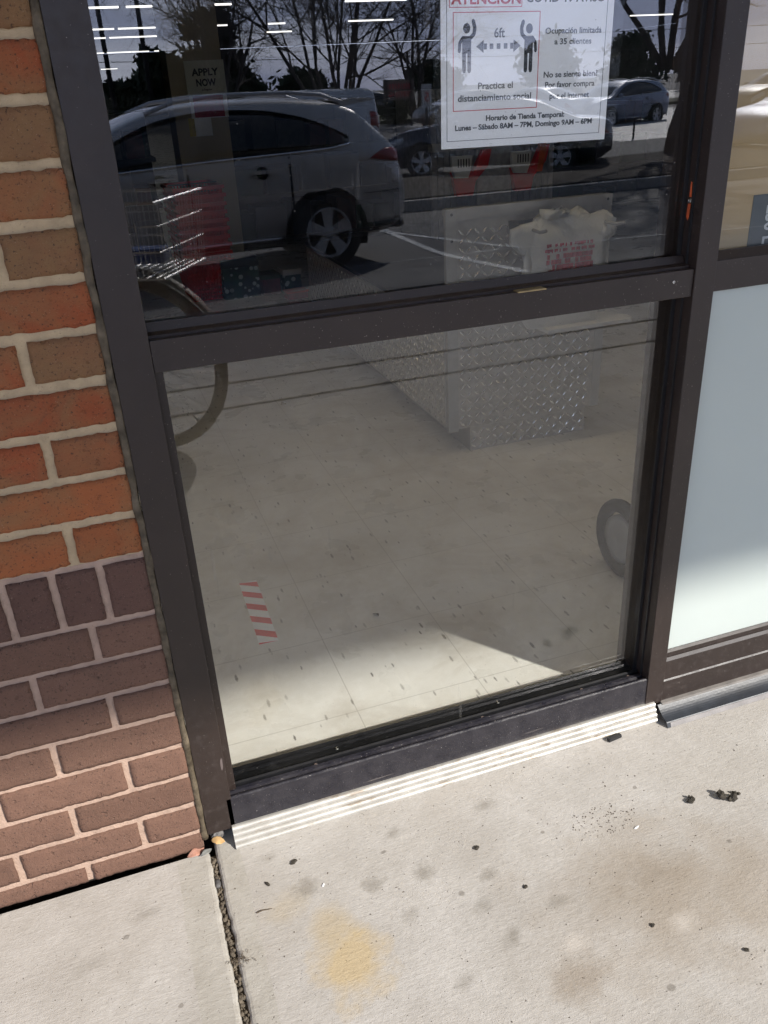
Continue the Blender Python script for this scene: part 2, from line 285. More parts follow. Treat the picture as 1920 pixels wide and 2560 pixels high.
M_GREEN = plain('dark_evergreen_foliage', (0.028, 0.042, 0.018), 0.8, scale=1.2, var=0.5); M_BUSHG = plain('olive_hedge_foliage', (0.055, 0.062, 0.022), 0.8, scale=3, var=0.4)
M_TYRE = plain('car_tyre_rubber', (0.016, 0.016, 0.017), 0.75); M_RIM = plain('alloy_wheel', (0.62, 0.62, 0.63), 0.4, 0.25, var=0.05)
M_ARCH = plain('black_arch_liner', (0.006, 0.006, 0.006), 0.9); M_CHROME = plain('chrome_trim', (0.90, 0.90, 0.90), 0.15, 0.9, var=0.03)
def paint(name, c, metal=0.35):
    t = NT(name); t.col(c).set(0.38, metal, coat=1.0, coat_rough=0.04); return t.m
M_SILVER = paint('silver_grey_car_paint', (0.58, 0.54, 0.505), 0.12); M_NAVY = paint('dark_navy_car_paint', (0.022, 0.028, 0.05)); M_WHITEC = paint('white_car_paint', (0.72, 0.72, 0.72), 0.0)
M_TANC = paint('bronze_tan_car_paint', (0.20, 0.16, 0.12)); M_LSILV = paint('pale_silver_car_paint', (0.27, 0.30, 0.38), 0.4); M_BLKC = paint('black_car_paint', (0.012, 0.012, 0.014), 0.0)
def carglass():
    t = NT('dark_car_glass'); t.col((0.012, 0.014, 0.016)).set(0.03, spec=0.6); return t.m
M_CGLASS = carglass()
M_TAIL = plain('red_lamp_lens', (0.30, 0.012, 0.016), 0.1, var=0.1); M_HEAD = plain('clear_lamp_lens', (0.55, 0.56, 0.57), 0.1, var=0.05)
def bag_mat():
    t = NT('white_shopping_bag_film'); t.col((0.66, 0.66, 0.63)).set(0.35); t.bump(t.noise(40, 4, 0.6, dist=1.0), 0.006); return t.m
M_BAG = bag_mat()
def dots_mat():
    t = NT('teal_paper_with_white_dots'); v = t.node('TexVoronoi'); v.inputs['Scale'].default_value = 26; t.link(t.tc.outputs['Object'], v.inputs['Vector'])
    t.col(t.mix(t.ramp(v.outputs['Distance'], [(0.34, 1.0), (0.40, 0.0)]), t.mix(t.ramp(t.noise(10, 3), [(0.4, 0.0), (0.6, 1.0)]), (0.010, 0.09, 0.085), (0.012, 0.045, 0.075)), (0.50, 0.58, 0.60))).set(0.4); return t.m
M_DOTS = dots_mat()
# ------------------------------------------------------------------ builders
class MB:
    def __init__(s): s.v = []; s.f = []; s.c = []; s.mi = []
    def add(s, vs, fs, col=None, mi=0):
        o = len(s.v); s.v += [tuple(v) for v in vs]; s.f += [tuple(i + o for i in f) for f in fs]; s.c += [col] * len(fs); s.mi += [mi] * len(fs); return s
    def box(s, x0, x1, y0, y1, z0, z1, col=None, mi=0):
        return s.add([(x0, y0, z0), (x1, y0, z0), (x1, y1, z0), (x0, y1, z0), (x0, y0, z1), (x1, y0, z1), (x1, y1, z1), (x0, y1, z1)],
                     [(0, 3, 2, 1), (4, 5, 6, 7), (0, 1, 5, 4), (1, 2, 6, 5), (2, 3, 7, 6), (3, 0, 4, 7)], col, mi)
    def obox(s, c, u, v, w, mi=0):                        # oriented box: centre and three half vectors
        c, u, v, w = map(Vector, (c, u, v, w)); P = [c + u * a + v * b + w * d for d in (-1, 1) for (a, b) in ((-1, -1), (1, -1), (1, 1), (-1, 1))]
        return s.add(P, [(0, 3, 2, 1), (4, 5, 6, 7), (0, 1, 5, 4), (1, 2, 6, 5), (2, 3, 7, 6), (3, 0, 4, 7)], None, mi)
    def tube(s, pts, r, n=8, closed=False, mi=0):
        pts = [Vector(p) for p in pts]; N = len(pts); rs = r if isinstance(r, (list, tuple)) else [r] * N
        vs = []; up = None
        for i, p in enumerate(pts):
            if closed: d = pts[(i + 1) % N] - pts[i - 1]
            else: d = pts[min(i + 1, N - 1)] - pts[max(i - 1, 0)]
            d.normalize()
            if up is None: up = Vector((0, 0, 1)) if abs(d.z) < 0.9 else Vector((1, 0, 0))
            a = (up - d * up.dot(d)); a = a.normalized() if a.length > 1e-6 else d.orthogonal().normalized(); up = a; b = d.cross(a)
            vs += [p + (a * math.cos(2 * PI * k / n) + b * math.sin(2 * PI * k / n)) * rs[i] for k in range(n)]
        fs = []
        for i in range(N if closed else N - 1):
            j = (i + 1) % N
            fs += [(i * n + k, i * n + (k + 1) % n, j * n + (k + 1) % n, j * n + k) for k in range(n)]
        if not closed: fs += [tuple(range(n - 1, -1, -1)), tuple((N - 1) * n + k for k in range(n))]
        return s.add(vs, fs, None, mi)
    def rev(s, c, ax, prof, n=24, mi=0):                  # revolve (radius, height along axis) about axis
        c = Vector(c); ax = Vector(ax).normalized(); a = ax.orthogonal().normalized(); b = ax.cross(a); m = len(prof)
        vs = [c + ax * h + (a * math.cos(2 * PI * k / n) + b * math.sin(2 * PI * k / n)) * r for k in range(n) for (r, h) in prof]
        fs = [(k * m + i, k * m + i + 1, ((k + 1) % n) * m + i + 1, ((k + 1) % n) * m + i) for k in range(n) for i in range(m - 1)]
        return s.add(vs, fs, None, mi)
    def ring(s, c, ax, R, r, n=32, k=10, mi=0):
        return s.rev(c, ax, [(R + r * math.cos(2 * PI * i / k), r * math.sin(2 * PI * i / k)) for i in range(k + 1)], n, mi)
    def prism_x(s, poly, x0, x1, mi=0):                   # (y, z) outline pushed along x
        n = len(poly); return s.add([(x0, y, z) for y, z in poly] + [(x1, y, z) for y, z in poly], [tuple(range(n)), tuple(range(2 * n - 1, n - 1, -1))] + [(i, n + i, n + (i + 1) % n, (i + 1) % n) for i in range(n)], None, mi)
    def prism_y(s, poly, y0, y1, mi=0):                   # (x, z) outline pushed along y
        n = len(poly); return s.add([(x, y0, z) for x, z in poly] + [(x, y1, z) for x, z in poly], [tuple(range(n - 1, -1, -1)), tuple(range(n, 2 * n))] + [(i, (i + 1) % n, n + (i + 1) % n, n + i) for i in range(n)], None, mi)
    def blob(s, c, rad, seed=0, sub=2, amp=0.25, fr=3.0, mi=0):
        bm = bmesh.new(); bmesh.ops.create_icosphere(bm, subdivisions=sub, radius=1); c = Vector(c)
        vs = []
        for v in bm.verts:
            k = 1 + amp * mnoise.noise(v.co * fr + Vector((seed * 3.7, seed * 1.3, seed)))
            vs.append(c + Vector((v.co.x * rad[0], v.co.y * rad[1], v.co.z * rad[2])) * k)
        fs = [tuple(v.index for v in f.verts) for f in bm.faces]; bm.free(); return s.add(vs, fs, None, mi)
    def move(s, M):
        s.v = [tuple(M @ Vector(v)) for v in s.v]; return s
    def build(s, name, mats, parent=None, smooth=False, bevel=0.0, loc=None, fix=True, rotz=0.0):
        me = bpy.data.meshes.new(name); me.from_pydata(s.v, [], s.f)
        for m in (mats if isinstance(mats, (list, tuple)) else [mats]): me.materials.append(m)
        for p, i in zip(me.polygons, s.mi): p.material_index = i; p.use_smooth = smooth
        if any(c is not None for c in s.c):
            at = me.color_attributes.new('tone', 'FLOAT_COLOR', 'CORNER'); k = 0
            for p, c in zip(me.polygons, s.c):
                for _ in p.vertices: at.data[k].color = (*(c or (1, 1, 1)), 1); k += 1
        if fix:
            bm = bmesh.new(); bm.from_mesh(me); bmesh.ops.recalc_face_normals(bm, faces=bm.faces); bm.to_mesh(me); bm.free()
        o = bpy.data.objects.new(name, me); COL.objects.link(o)
        if parent is not None: o.parent = parent
        if loc is not None: o.location = loc
        o.rotation_euler.z = rotz
        if bevel:
            b = o.modifiers.new('bevel', 'BEVEL'); b.width = bevel; b.segments = 2; b.limit_method = 'ANGLE'; b.angle_limit = 0.7; b.harden_normals = False
        return o
def tag(o, label=None, cat=None, group=None, kind=None):
    if label: o['label'] = label
    if cat: o['category'] = cat
    if group: o['group'] = group
    if kind: o['kind'] = kind
    return o
def thing(name, label, cat, loc=(0, 0, 0), rotz=0.0, group=None):
    o = bpy.data.objects.new(name, None); COL.objects.link(o); o.empty_display_size = 0.05; o.location = loc; o.rotation_euler.z = rotz
    return tag(o, label, cat, group)
def copy_tree(o, parent=None):
    c = o.copy(); COL.objects.link(c); c.parent = parent
    for ch in list(o.children): copy_tree(ch, c)
    return c
FONTN = None
def text(body, x, z, size, y, mat_, name, parent, align='LEFT', bold=0.0, rot=(PI / 2, 0, 0), ext=0.00012, width=None):
    cu = bpy.data.curves.new(name, 'FONT'); cu.body = body; cu.size = size; cu.align_x = align; cu.extrude = ext; cu.offset = bold; cu.resolution_u = 3
    o = bpy.data.objects.new(name, cu); COL.objects.link(o)
    bpy.context.view_layer.update()
    dg = bpy.context.evaluated_depsgraph_get(); me = bpy.data.meshes.new_from_object(o.evaluated_get(dg)); bpy.data.objects.remove(o)
    if width:
        xs = [v.co.x for v in me.vertices]; k = width / max(1e-6, max(xs) - min(xs))
        for v in me.vertices: v.co.x *= k
    me.materials.clear(); me.materials.append(mat_)
    o = bpy.data.objects.new(name, me); COL.objects.link(o); o.parent = parent; o.location = (x, y, z); o.rotation_euler = rot
    return o
exec_parts = []
def glyphs(mb, body, x, z, size, y=0.0, align='LEFT', bold=0.0, width=None, ext=0.00012, M=None, mi=0):
    """adds lettering standing in the x-z plane (facing -y) to a mesh builder"""
    cu = bpy.data.curves.new('lettering', 'FONT'); cu.body = body; cu.size = size; cu.extrude = ext; cu.offset = bold; cu.resolution_u = 3
    o = bpy.data.objects.new('lettering', cu); COL.objects.link(o); bpy.context.view_layer.update()
    me = bpy.data.meshes.new_from_object(o.evaluated_get(bpy.context.evaluated_depsgraph_get())); bpy.data.objects.remove(o)
    xs = [v.co.x for v in me.vertices]; x0, x1 = min(xs), max(xs); k = width / (x1 - x0) if width else 1.0
    off = 0 if align == 'LEFT' else (-(x1 - x0) * k / 2 if align == 'CENTER' else -(x1 - x0) * k)
    vs = [Vector((x + off + (v.co.x - x0) * k, y - v.co.z, z + v.co.y)) for v in me.vertices]
    if M is not None: vs = [M @ v for v in vs]
    mb.add(vs, [tuple(p.vertices) for p in me.polygons], None, mi); bpy.data.meshes.remove(me)
# ================================================================== THE STOREFRONT
C8 = 0.0677; ZR = 7 * C8; ZU = ZR + 0.102
rnd = random.Random(3)
def brick(mb, x0, x1, z0, z1, tone, jit=0.0014):
    nx = max(6, int((x1 - x0) / 0.0065)); nz = max(6, int((z1 - z0) / 0.0065)); sd = rnd.random() * 100
    vs = []
    dz0, dz1 = rnd.uniform(-.0012, .0012), rnd.uniform(-.0012, .0012)
    for j in range(nz + 1):
        for i in range(nx + 1):
            u, w = i / nx, j / nz; ex = i in (0, nx); ez = j in (0, nz)
            x = x0 + (x1 - x0) * u; z = z0 + dz0 + (z1 + dz1 - z0 - dz0) * w
            q = mnoise.noise(Vector((x * 55, z * 55, sd))); q2 = mnoise.noise(Vector((x * 210, z * 210, sd + 9)))
            y = 0.0011 * q + 0.0005 * q2
            if ex: x += jit * (0.8 * q + 1.5 * q2); y += 0.0018
            if ez: z += jit * (0.8 * q + 1.5 * q2); y += 0.0018
            vs.append((x, y, z))
    n = nx + 1; fs = [(j * n + i, j * n + i + 1, (j + 1) * n + i + 1, (j + 1) * n + i) for j in range(nz) for i in range(nx)]
    rim = [i for i in range(n)] + [j * n + nx for j in range(1, nz + 1)] + [nz * n + i for i in range(nx - 1, -1, -1)] + [j * n for j in range(nz - 1, 0, -1)]
    o = len(vs); vs += [(vs[i][0], 0.03, vs[i][2]) for i in rim]; m = len(rim)
    fs += [(rim[k], o + k, o + (k + 1) % m, rim[(k + 1) % m]) for k in range(m)]
    mb.add(vs, fs, tone)
OR, RD, BR, RB = (0.285, 0.094, 0.036), (0.26, 0.070, 0.028), (0.180, 0.090, 0.045), (0.235, 0.086, 0.038)
def row_spans(half, xr=-0.002, xl=-2.2):
    edges = [xr]; x = -0.0985 if half else -0.199
    while x > xl: edges.append(x); x -= 0.2032
    return edges
gp = 0.0066                                                   # half a mortar joint
wall = thing('brick_wall', 'orange brick wall with a brown painted base beside the shop window', 'wall', (0, 0, 0))
up = MB(); lowp = MB()
first = {0: (OR, OR), 1: (OR,), 2: (RB, RD), 3: (RD,), 4: (BR, RD), 5: (RD,), 6: (BR,), 7: (RB,), 8: (BR,), 9: (RD,), 10: (BR,)}
for j in range(28):
    z0 = ZU + j * C8; e = row_spans(j % 2 == 0)
    for k in range(len(e) - 1):
        t = first.get(j, ())[k] if k < len(first.get(j, ())) else rnd.choice((OR, RD, RB, BR, OR))
        f = rnd.uniform(0.9, 1.1); brick(up, e[k + 1] + gp, e[k] - (gp if k else 0), z0 + gp, z0 + C8 - gp, tuple(c * f for c in t))
for k in range(-1, 7):
    e = row_spans(k % 2 == 0)
    for i in range(len(e) - 1):
        f = rnd.uniform(0.88, 1.1); brick(lowp, e[i + 1] + gp * .85, e[i] - (gp * .85 if i else 0), k * C8 + gp * .8 if k > -1 else -0.0405, (k + 1) * C8 - gp * .8, (0.158 * f, 0.087 * f, 0.060 * f), 0.0008)
for i in range(33):
    f = rnd.uniform(0.88, 1.1); brick(lowp, -0.0677 * (i + 1) + gp * .85, -0.0677 * i - (gp * .85 if i else 0.002), ZR + gp * .8, ZU - gp * .9, (0.118 * f, 0.064 * f, 0.048 * f), 0.0008)
up.build('upper_brickwork', M_BRICK, wall, smooth=True); tag(lowp.build('painted_base', M_BRICKP, wall, smooth=True), 'brown painted lower brick courses with a rowlock band')
def mortar_sheet(z0, z1, y, amp):
    mb = MB(); nx, nz = 230, int((z1 - z0) / 0.006); vs = []
    for j in range(nz + 1):
        for i in range(nx + 1):
            u = (i / nx) ** 2; x = -0.0015 - 2.2 * u; z = z0 + (z1 - z0) * j / nz
            vs.append((x, y + amp * mnoise.noise(Vector((x * 90, z * 90, 1.7))), z))
    n = nx + 1; mb.add(vs, [(j * n + i, j * n + i + 1, (j + 1) * n + i + 1, (j + 1) * n + i) for j in range(nz) for i in range(nx)])
    mb.box(-2.2, -0.0015, y + 0.004, 0.25, z0, z1); return mb
mortar_sheet(ZU + 0.003, ZU + 28 * C8, 0.0050, 0.0010).build('mortar', M_MORTAR, wall, smooth=True, fix=False)
mortar_sheet(-0.0395, ZU + 0.003, 0.0048, 0.0010).build('painted_mortar', M_MORTARP, wall, smooth=True, fix=False)
# --- frame
fr = thing('storefront_frame', 'dark bronze aluminium shop window frame between brick wall and right window', 'window frame', (0, 0, 0))
ZT = 2.44
mb = MB().box(0.0085, 0.0600, 0.0, 0.105, -0.012, ZT); mb.build('jamb', M_BRONZE, fr, bevel=0.0012)
MB().box(0.0602, 0.0725, 0.018, 0.100, 0.060, 0.8445).build('jamb_stop', M_BRONZE, fr, bevel=0.0008)
MB().box(0.9285, 0.9690, -0.002, 0.112, -0.012, ZT).build('mullion', M_BRONZE, fr, bevel=0.0012)
r = MB().box(0.0604, 0.9281, 0.0015, 0.100, 0.8460, 0.8905); r.build('rail', M_BRONZE, fr, bevel=0.001)
MB().prism_x([(0.014, 0.8907), (0.0385, 0.8907), (0.0385, 0.9075), (0.033, 0.9075), (0.028, 0.8965), (0.014, 0.8945)], 0.0608, 0.9279).build('glazing_bead', M_BRONZE, fr)
MB().box(0.9694, 2.20, 0.0005, 0.100, 0.8490, 0.8990).build('rail', M_BRONZE, fr, bevel=0.001)
MB().prism_x([(0.002, 0.8992), (0.017, 0.8992), (0.017, 0.912), (0.012, 0.912)], 0.9696, 2.1998).build('glazing_bead', M_BRONZE, fr)
MB().box(2.2004, 2.2450, -0.001, 0.105, -0.012, ZT).build('mullion', M_BRONZE, fr, bevel=0.001)
MB().box(0.0, 2.2460, -0.001, 0.105, ZT + 0.0005, ZT + 0.05).build('head_rail', M_BRONZE, fr)
# left sill: front rail with a groove, the raised bead and the black channel under the glass
MB().prism_x([(0.0, -0.0045), (0.0, 0.0575), (0.0025, 0.0595), (0.0055, 0.0595), (0.0065, 0.0515), (0.0165, 0.0515), (0.0185, 0.0565), (0.0265, 0.0565), (0.0265, -0.0045)], 0.0515, 0.9282).build('sill', M_SILL, fr)
MB().prism_x([(0.0268, -0.0045), (0.0268, 0.0520), (0.0320, 0.0520), (0.0330, 0.0575), (0.0365, 0.0600), (0.0395, 0.0575), (0.0400, 0.0500), (0.0840, 0.0500), (0.0840, -0.0045)], 0.0604, 0.9282).build('glazing_channel', M_BLACK, fr)
for (x, y) in ((0.274, 0.060), (0.617, 0.063)): MB().rev((x, y, 0.0498), (0, 0, 1), [(0.0, 0.0014), (0.0012, 0.0010), (0.0030, 0.0016), (0.0042, 0.0006), (0.0043, 0)], 14).build('screw', M_STEEL, fr)
for (x, y) in ((0.225, 0.0295), (0.568, 0.0295), (0.792, 0.0295), (0.903, 0.0295)): MB().rev((x, y, 0.0518), (0, 0, 1), [(0.0, 0.0024), (0.0014, 0.0012), (0.0032, 0.0022), (0.0040, 0.0008), (0.0041, 0)], 14).build('screw', plain('rusty_screw', (0.16, 0.12, 0.10), 0.5, 0.6), fr)
# right mullion's glazing gasket strips on the reveal (seen edge-on) and its stickers
MB().box(0.9215, 0.9283, 0.040, 0.044, 0.052, 0.8455).box(0.9215, 0.9283, 0.040, 0.044, 0.892, ZT).box(0.9255, 0.9283, 0.020, 0.0235, 0.058, 0.8455).box(0.9255, 0.9283, 0.020, 0.0235, 0.892, ZT).build('gasket', M_RUBBER, fr)
st = MB(); st.add([(0.9279, 0.030, 1.020), (0.9279, 0.033, 1.021), (0.9279, 0.034, 0.998), (0.9279, 0.028, 0.998)], [(0, 1, 2, 3)]); st.add([(0.9279, 0.028, 0.988), (0.9279, 0.035, 0.988), (0.9279, 0.036, 0.968), (0.9279, 0.032, 0.962), (0.9279, 0.029, 0.968)], [(0, 1, 2, 3, 4)])
st.build('arrow_sticker', M_ORANGE, fr)
MB().rev((0.9282, 0.031, 0.9925), (-1, 0, 0), [(0, 0.0016), (0.0012, 0.0010), (0.003, 0.0018), (0.004, 0)], 12).build('screw', M_STEEL, fr)
MB().rev((0.890, 0.0016, 0.874), (0, -1, 0), [(0, 0.0004), (0.0013, 0.0004), (0.0016, 0.0016), (0.0024, 0.0016), (0.0028, 0)], 12).build('screw', M_STEEL, fr)
MB().box(0.607, 0.655, -0.006, 0.012, 0.8908, 0.8930).build('latch_tab', M_BRASS, fr, bevel=0.0008)
# right bay sill
MB().prism_x([(0.0, -0.012), (0.0, 0.0190), (-0.0012, 0.0190), (-0.0012, 0.0410), (0.0010, 0.0440), (0.0035, 0.0880), (0.0075, 0.0945), (0.0105, 0.0950), (0.0105, 0.1040), (0.0155, 0.1085), (0.10, 0.1085), (0.10, -0.012)], 0.9694, 2.2000).build('sill', M_BRONZE, fr)
# wavy sealant between brick and frame
pts = []; rs = []
for i in range(240):
    z = -0.02 + i * 2.45 / 239; pts.append((0.0030 + 0.0022 * mnoise.noise(Vector((0, 0, z * 22))), 0.0045 + 0.0016 * mnoise.noise(Vector((5, 0, z * 30))), z)); rs.append(0.0062 + 0.0018 * mnoise.noise(Vector((9, 3, z * 26))))
MB().tube(pts, rs, 8).build('caulk_bead', M_CAULK, fr, smooth=True)
# panes
def pane(x0, x1, y, z0, z1, m, nm='glass_pane', label=None):
    o = MB().box(x0, x1, y, y + 0.006, z0, z1).build(nm, m, fr); return tag(o, label)
pane(0.0606, 0.9280, G - 0.003, 0.053, 0.8455, M_GLASS, label='lower clear pane over the tiled floor'); pane(0.0610, 0.9278, G - 0.003, 0.893, ZT - 0.001, M_GLASS, label='upper clear pane mirroring the parking lot')
pane(0.9698, 2.1996, 0.018, 0.9005, ZT - 0.001, M_GLASS, label='right clear pane in front of cardboard'); pane(0.9698, 2.1996, 0.0165, 0.1088, 0.8485, M_FROST, 'frosted_pane', 'frosted white lower right pane')
# ribbed threshold
prof = []; nrib = 4
for i in range(97):
    u = i / 96; y = -0.0030 - 0.0175 * u; z = -0.0050 - 0.0415 * u; w = 0.5 - 0.5 * math.cos(2 * PI * u * nrib); k = 0.0036 * (w ** 0.35)
    prof.append((y - k * 0.92, z + k * 0.39))
prof += [(-0.0150, -0.0480), (0.030, -0.0480), (0.030, -0.0052)]
tag(MB().prism_x(prof, 0.0525, 0.9500).build('door_threshold', M_ALU, smooth=False), 'white ribbed aluminium threshold strip under the dark sill', 'threshold')
fl = thing('metal_flashing', 'black bent metal flashing along the foot of the right window', 'flashing', (0.955, 0, -0.045))
sk = []
for i in range(9):
    u = i / 8; sk.append((-0.006 - 0.034 * u, 0.0320 - 0.020 * u - 0.004 * math.sin(PI * u)))
low = [(-0.0415, 0.010), (-0.046, 0.0008)]
outer = sk + low; inner = [(y + 0.0015, z - 0.0018) for y, z in reversed(outer)]
MB().prism_x(outer + inner, 0.002, 1.29).build('slope_sheet', plain('blue_black_painted_metal', (0.022, 0.025, 0.031), 0.42, var=0.35, scale=25, bump=0.0003), fl)
MB().prism_x([(-0.0462, 0.0008), (-0.0425, 0.0103), (-0.0412, 0.0103), (-0.0400, 0.0008)], 0.010, 1.29).build('drip_lip', plain('greyed_metal_lip', (0.22, 0.205, 0.195), 0.6, var=0.25, scale=20), fl)
MB().prism_x([(0.002, 0.031), (0.002, 0.036), (-0.007, 0.0335), (-0.009, 0.0300)], 0.012, 1.29).build('sealant_strip', plain('grey_sealant', (0.15, 0.135, 0.12), 0.7), fl)
# ================================================================== SIDEWALK
rim_r = 0.006
def slab(name, x0, x1, y0, y1, jag_left, jag_right, ztop=-0.045):
    mb = MB(); prof = [(0.0, -0.12), (0.0, -0.030), (0.0, -0.0075), (0.0014, -0.0034), (0.0040, -0.0011), (0.0085, 0.0)]
    ys = []; y = y1
    while y > y0: ys.append(y); y -= 0.004 if y > -0.8 else 0.2
    ys.append(y0); rows = []
    for y in ys:
        def jl(x, sd): return x + 0.0016 * mnoise.noise(Vector((sd, y * 60, 0))) + 0.0030 * mnoise.noise(Vector((sd, y * 13, 4)))
        L = [(jl(x0, 2) if jag_left else x0) + p[0] * (1 if jag_left else 0.0) for p in prof]; R = [(jl(x1, 7) if jag_right else x1) - p[0] * (1 if jag_right else 0.0) for p in prof]
        rows.append([(a, y, ztop + p[1]) for a, p in zip(L, prof)] + [(a, y, ztop + p[1]) for a, p in reversed(list(zip(R, prof)))])
    n = len(rows[0]); vs = [v for r_ in rows for v in r_]
    fs = [(j * n + i, j * n + i + 1, (j + 1) * n + i + 1, (j + 1) * n + i) for j in range(len(rows) - 1) for i in range(n - 1)]
    fs += [tuple(range(n)), tuple((len(rows) - 1) * n + i for i in range(n - 1, -1, -1))]
    mb.add(vs, fs); return tag(mb.build(name, M_CONC), kind='structure')
YK = out(2.372)                                               # first joint across the walk
slab('sidewalk', -14, 0.0045, YK + 0.004, -0.0058, False, True, -0.0458); slab('sidewalk', 0.0155, 24, YK + 0.004, 0.035, True, False)
tag(MB().box(-14, 24, out(4.30), 0.10, -0.4, -0.085).build('ground', plain('dark_soil', (0.03, 0.025, 0.02), 0.95), None), kind='structure')
tag(MB().box(-14, 24, out(2.722), out(2.396), -0.12, -0.0452).build('sidewalk', M_KERB, bevel=0.006), kind='structure'); tag(MB().box(-14, 24, out(4.10), out(2.748), -0.12, -0.0456).build('sidewalk', M_KERB, bevel=0.006), kind='structure')
kb = MB().prism_x([(out(4.11), -0.4), (out(4.11), -0.049), (out(4.115), -0.045), (out(4.285), -0.047), (out(4.31), -0.062), (out(4.355), -0.4)], -14, 24)
tag(kb.build('kerb', M_KERB), kind='structure')
# bits in the joint and on the walk
def leaf(name, loc, L, Wd, rot, m, label, tilt=0.2, curl=0.25):
    mb = MB(); n = 8; vs = []
    for i in range(n + 1):
        u = i / n; w = Wd * math.sin(PI * min(1, u * 0.96 + 0.03)) ** 0.8
        for j in (-1, -0.5, 0, 0.5, 1): vs.append((L * (u - .5), w * j * (1 + 0.25 * mnoise.noise(Vector((u * 9, j * 3, loc[0] * 40)))), curl * w * j * j + 0.08 * L * math.sin(u * 5)))
    mb.add(vs, [(i * 5 + j, i * 5 + j + 1, i * 5 + j + 6, i * 5 + j + 5) for i in range(n) for j in range(4)])
    mb.move(Matrix.Rotation(rot, 4, 'Z') @ Matrix.Rotation(tilt, 4, 'X'))
    o = mb.build(name, m, None, smooth=True, loc=loc); s = o.modifiers.new('thick', 'SOLIDIFY'); s.thickness = 0.0004
    return tag(o, label, 'leaf')
leaf('dead_leaf', (0.024, 0.004, -0.036), 0.026, 0.007, -0.5, M_LEAF1, 'tan dry leaf curled under the left end of the threshold', 0.5)
leaf('dead_leaf', (-0.018, -0.004, -0.040), 0.034, 0.007, 0.35, M_LEAF2, 'reddish crumpled leaf lying against the foot of the brick', 0.55)
leaf('dead_leaf', (0.000, -0.010, -0.041), 0.024, 0.005, 0.5, M_LEAF3, 'grey weathered leaf across the top of the pavement joint', 0.3)
leaf('dead_leaf', (0.51, 0.53, 0.004), 0.020, 0.007, 2.0, plain('dark_brown_leaf', (0.05, 0.038, 0.025), 0.8), 'dark brown leaf scrap on the tiled floor inside', 0.4)
leaf('dead_leaf', (0.656, 2.182, 0.005), 0.034, 0.010, 0.6, plain('pale_litter', (0.33, 0.28, 0.18), 0.8), 'pale leaf scrap far back on the tiled floor', 0.4)
tag(MB().blob((0, 0, 0), (0.013, 0.011, 0.010), 3, 3, 0.35, 2.2).build('stone', M_STONE, None, loc=(0.026, 0.020, -0.032)), 'grey stone chip wedged under the foot of the left jamb', 'stone')
tag(MB().blob((0, 0, 0), (0.0055, 0.010, 0.006), 9, 3, 0.3, 2.0).build('stone', plain('dark_wet_stone', (0.085, 0.080, 0.078), 0.6), None, smooth=True, loc=(0.0085, -0.076, -0.052)), 'dark oval pebble stuck in the pavement joint', 'stone')
for i, (x, y, rr, lb) in enumerate(((0.938, -0.245, 0.0125, 'largest dark mud clump on the pavement at right'), (0.876, -0.230, 0.0085, 'flat dark mud clump left of the largest clump'), (0.965, -0.245, 0.0060, 'small dark mud clump right of the largest clump'))):
    mb = MB(); q = random.Random(i)
    for k in range(9): mb.blob((q.gauss(0, rr * .45), q.gauss(0, rr * .45), q.uniform(0, rr * .5)), (rr * q.uniform(.3, .6),) * 3, k + i * 10, 2, 0.5, 2.5)
    tag(mb.build('mud_clump', M_MUD, None, loc=(x, y, -0.044)), lb, 'mud clump', 'mud clumps on the pavement')
o = tag(MB().box(-0.016, 0.016, -0.0045, 0.0045, 0, 0.007).build('rubber_block', M_RUBBER, None, bevel=0.001, loc=(0.838, -0.031, -0.0445), rotz=0.12), 'small black rubber block in front of the threshold', 'rubber block')
for i, (x, y, sx, sy, lb) in enumerate(((0.144, -0.087, .0075, .0045, 'comma shaped dark chip on pavement below the threshold'), (0.458, -0.179, .006, .004, 'dark chip on the middle of the pavement'), (0.090, -0.116, .0025, .006, 'thin dark chip beside the trowelled margin'), (0.656, -0.423, .004, .003, 'dark chip inside the brown stained pavement'), (0.764, -0.511, .004, .004, 'dark chip near the lower right pavement'), (0.501, -0.284, .004, .003, 'dark chip at the edge of the brown stain'))):
    tag(MB().blob((0, 0, 0), (sx, sy, 0.002), i * 5 + 1, 2, 0.5, 1.6).build('debris_chip', M_MUD, None, loc=(x, y, -0.0435), rotz=0.5), lb, 'debris chip', 'dark chips on the pavement')
tag(MB().tube([(0, 0, 0.001), (0.010, 0.0006, 0.002), (0.018, -0.0003, 0.0012), (0.026, -0.001, 0.001)], [0.0012, 0.0010, 0.0008, 0.0004], 6).build('twig', M_TWIG, None, loc=(0.061, -0.166, -0.0445)), 'short dark twig lying across the trowelled margin', 'twig')
tag(MB().blob((0, 0, 0), (0.006, 0.002, 0.0008), 2).build('paper_scrap', M_PAPER, None, loc=(0.747, -0.244, -0.044), rotz=0.3), 'white paper scrap beside the speckled patch', 'paper scrap')
tag(MB().blob((0, 0, 0), (0.004, 0.0018, 0.0008), 6).build('paper_scrap', M_PAPER, None, loc=(0.180, -0.153, -0.044), rotz=1.0), 'tiny white paper scrap above the orange stain', 'paper scrap')
q = random.Random(11); mb = MB()
for i in range(26):                                            # frayed fibres in the joint
    x, y = 0.018 + q.gauss(0, .006), -0.243 + q.gauss(0, .006); a = q.uniform(0, 6.3); l = q.uniform(.004, .012)
    mb.tube([(x, y, -0.044), (x + l * .5 * math.cos(a), y + l * .5 * math.sin(a), -0.041), (x + l * math.cos(a), y + l * math.sin(a), -0.0435)], 0.0004, 4)
tag(mb.build('root_tuft', M_TWIG), 'frayed tuft of dead roots at the pavement joint', 'root tuft')
mb = MB()
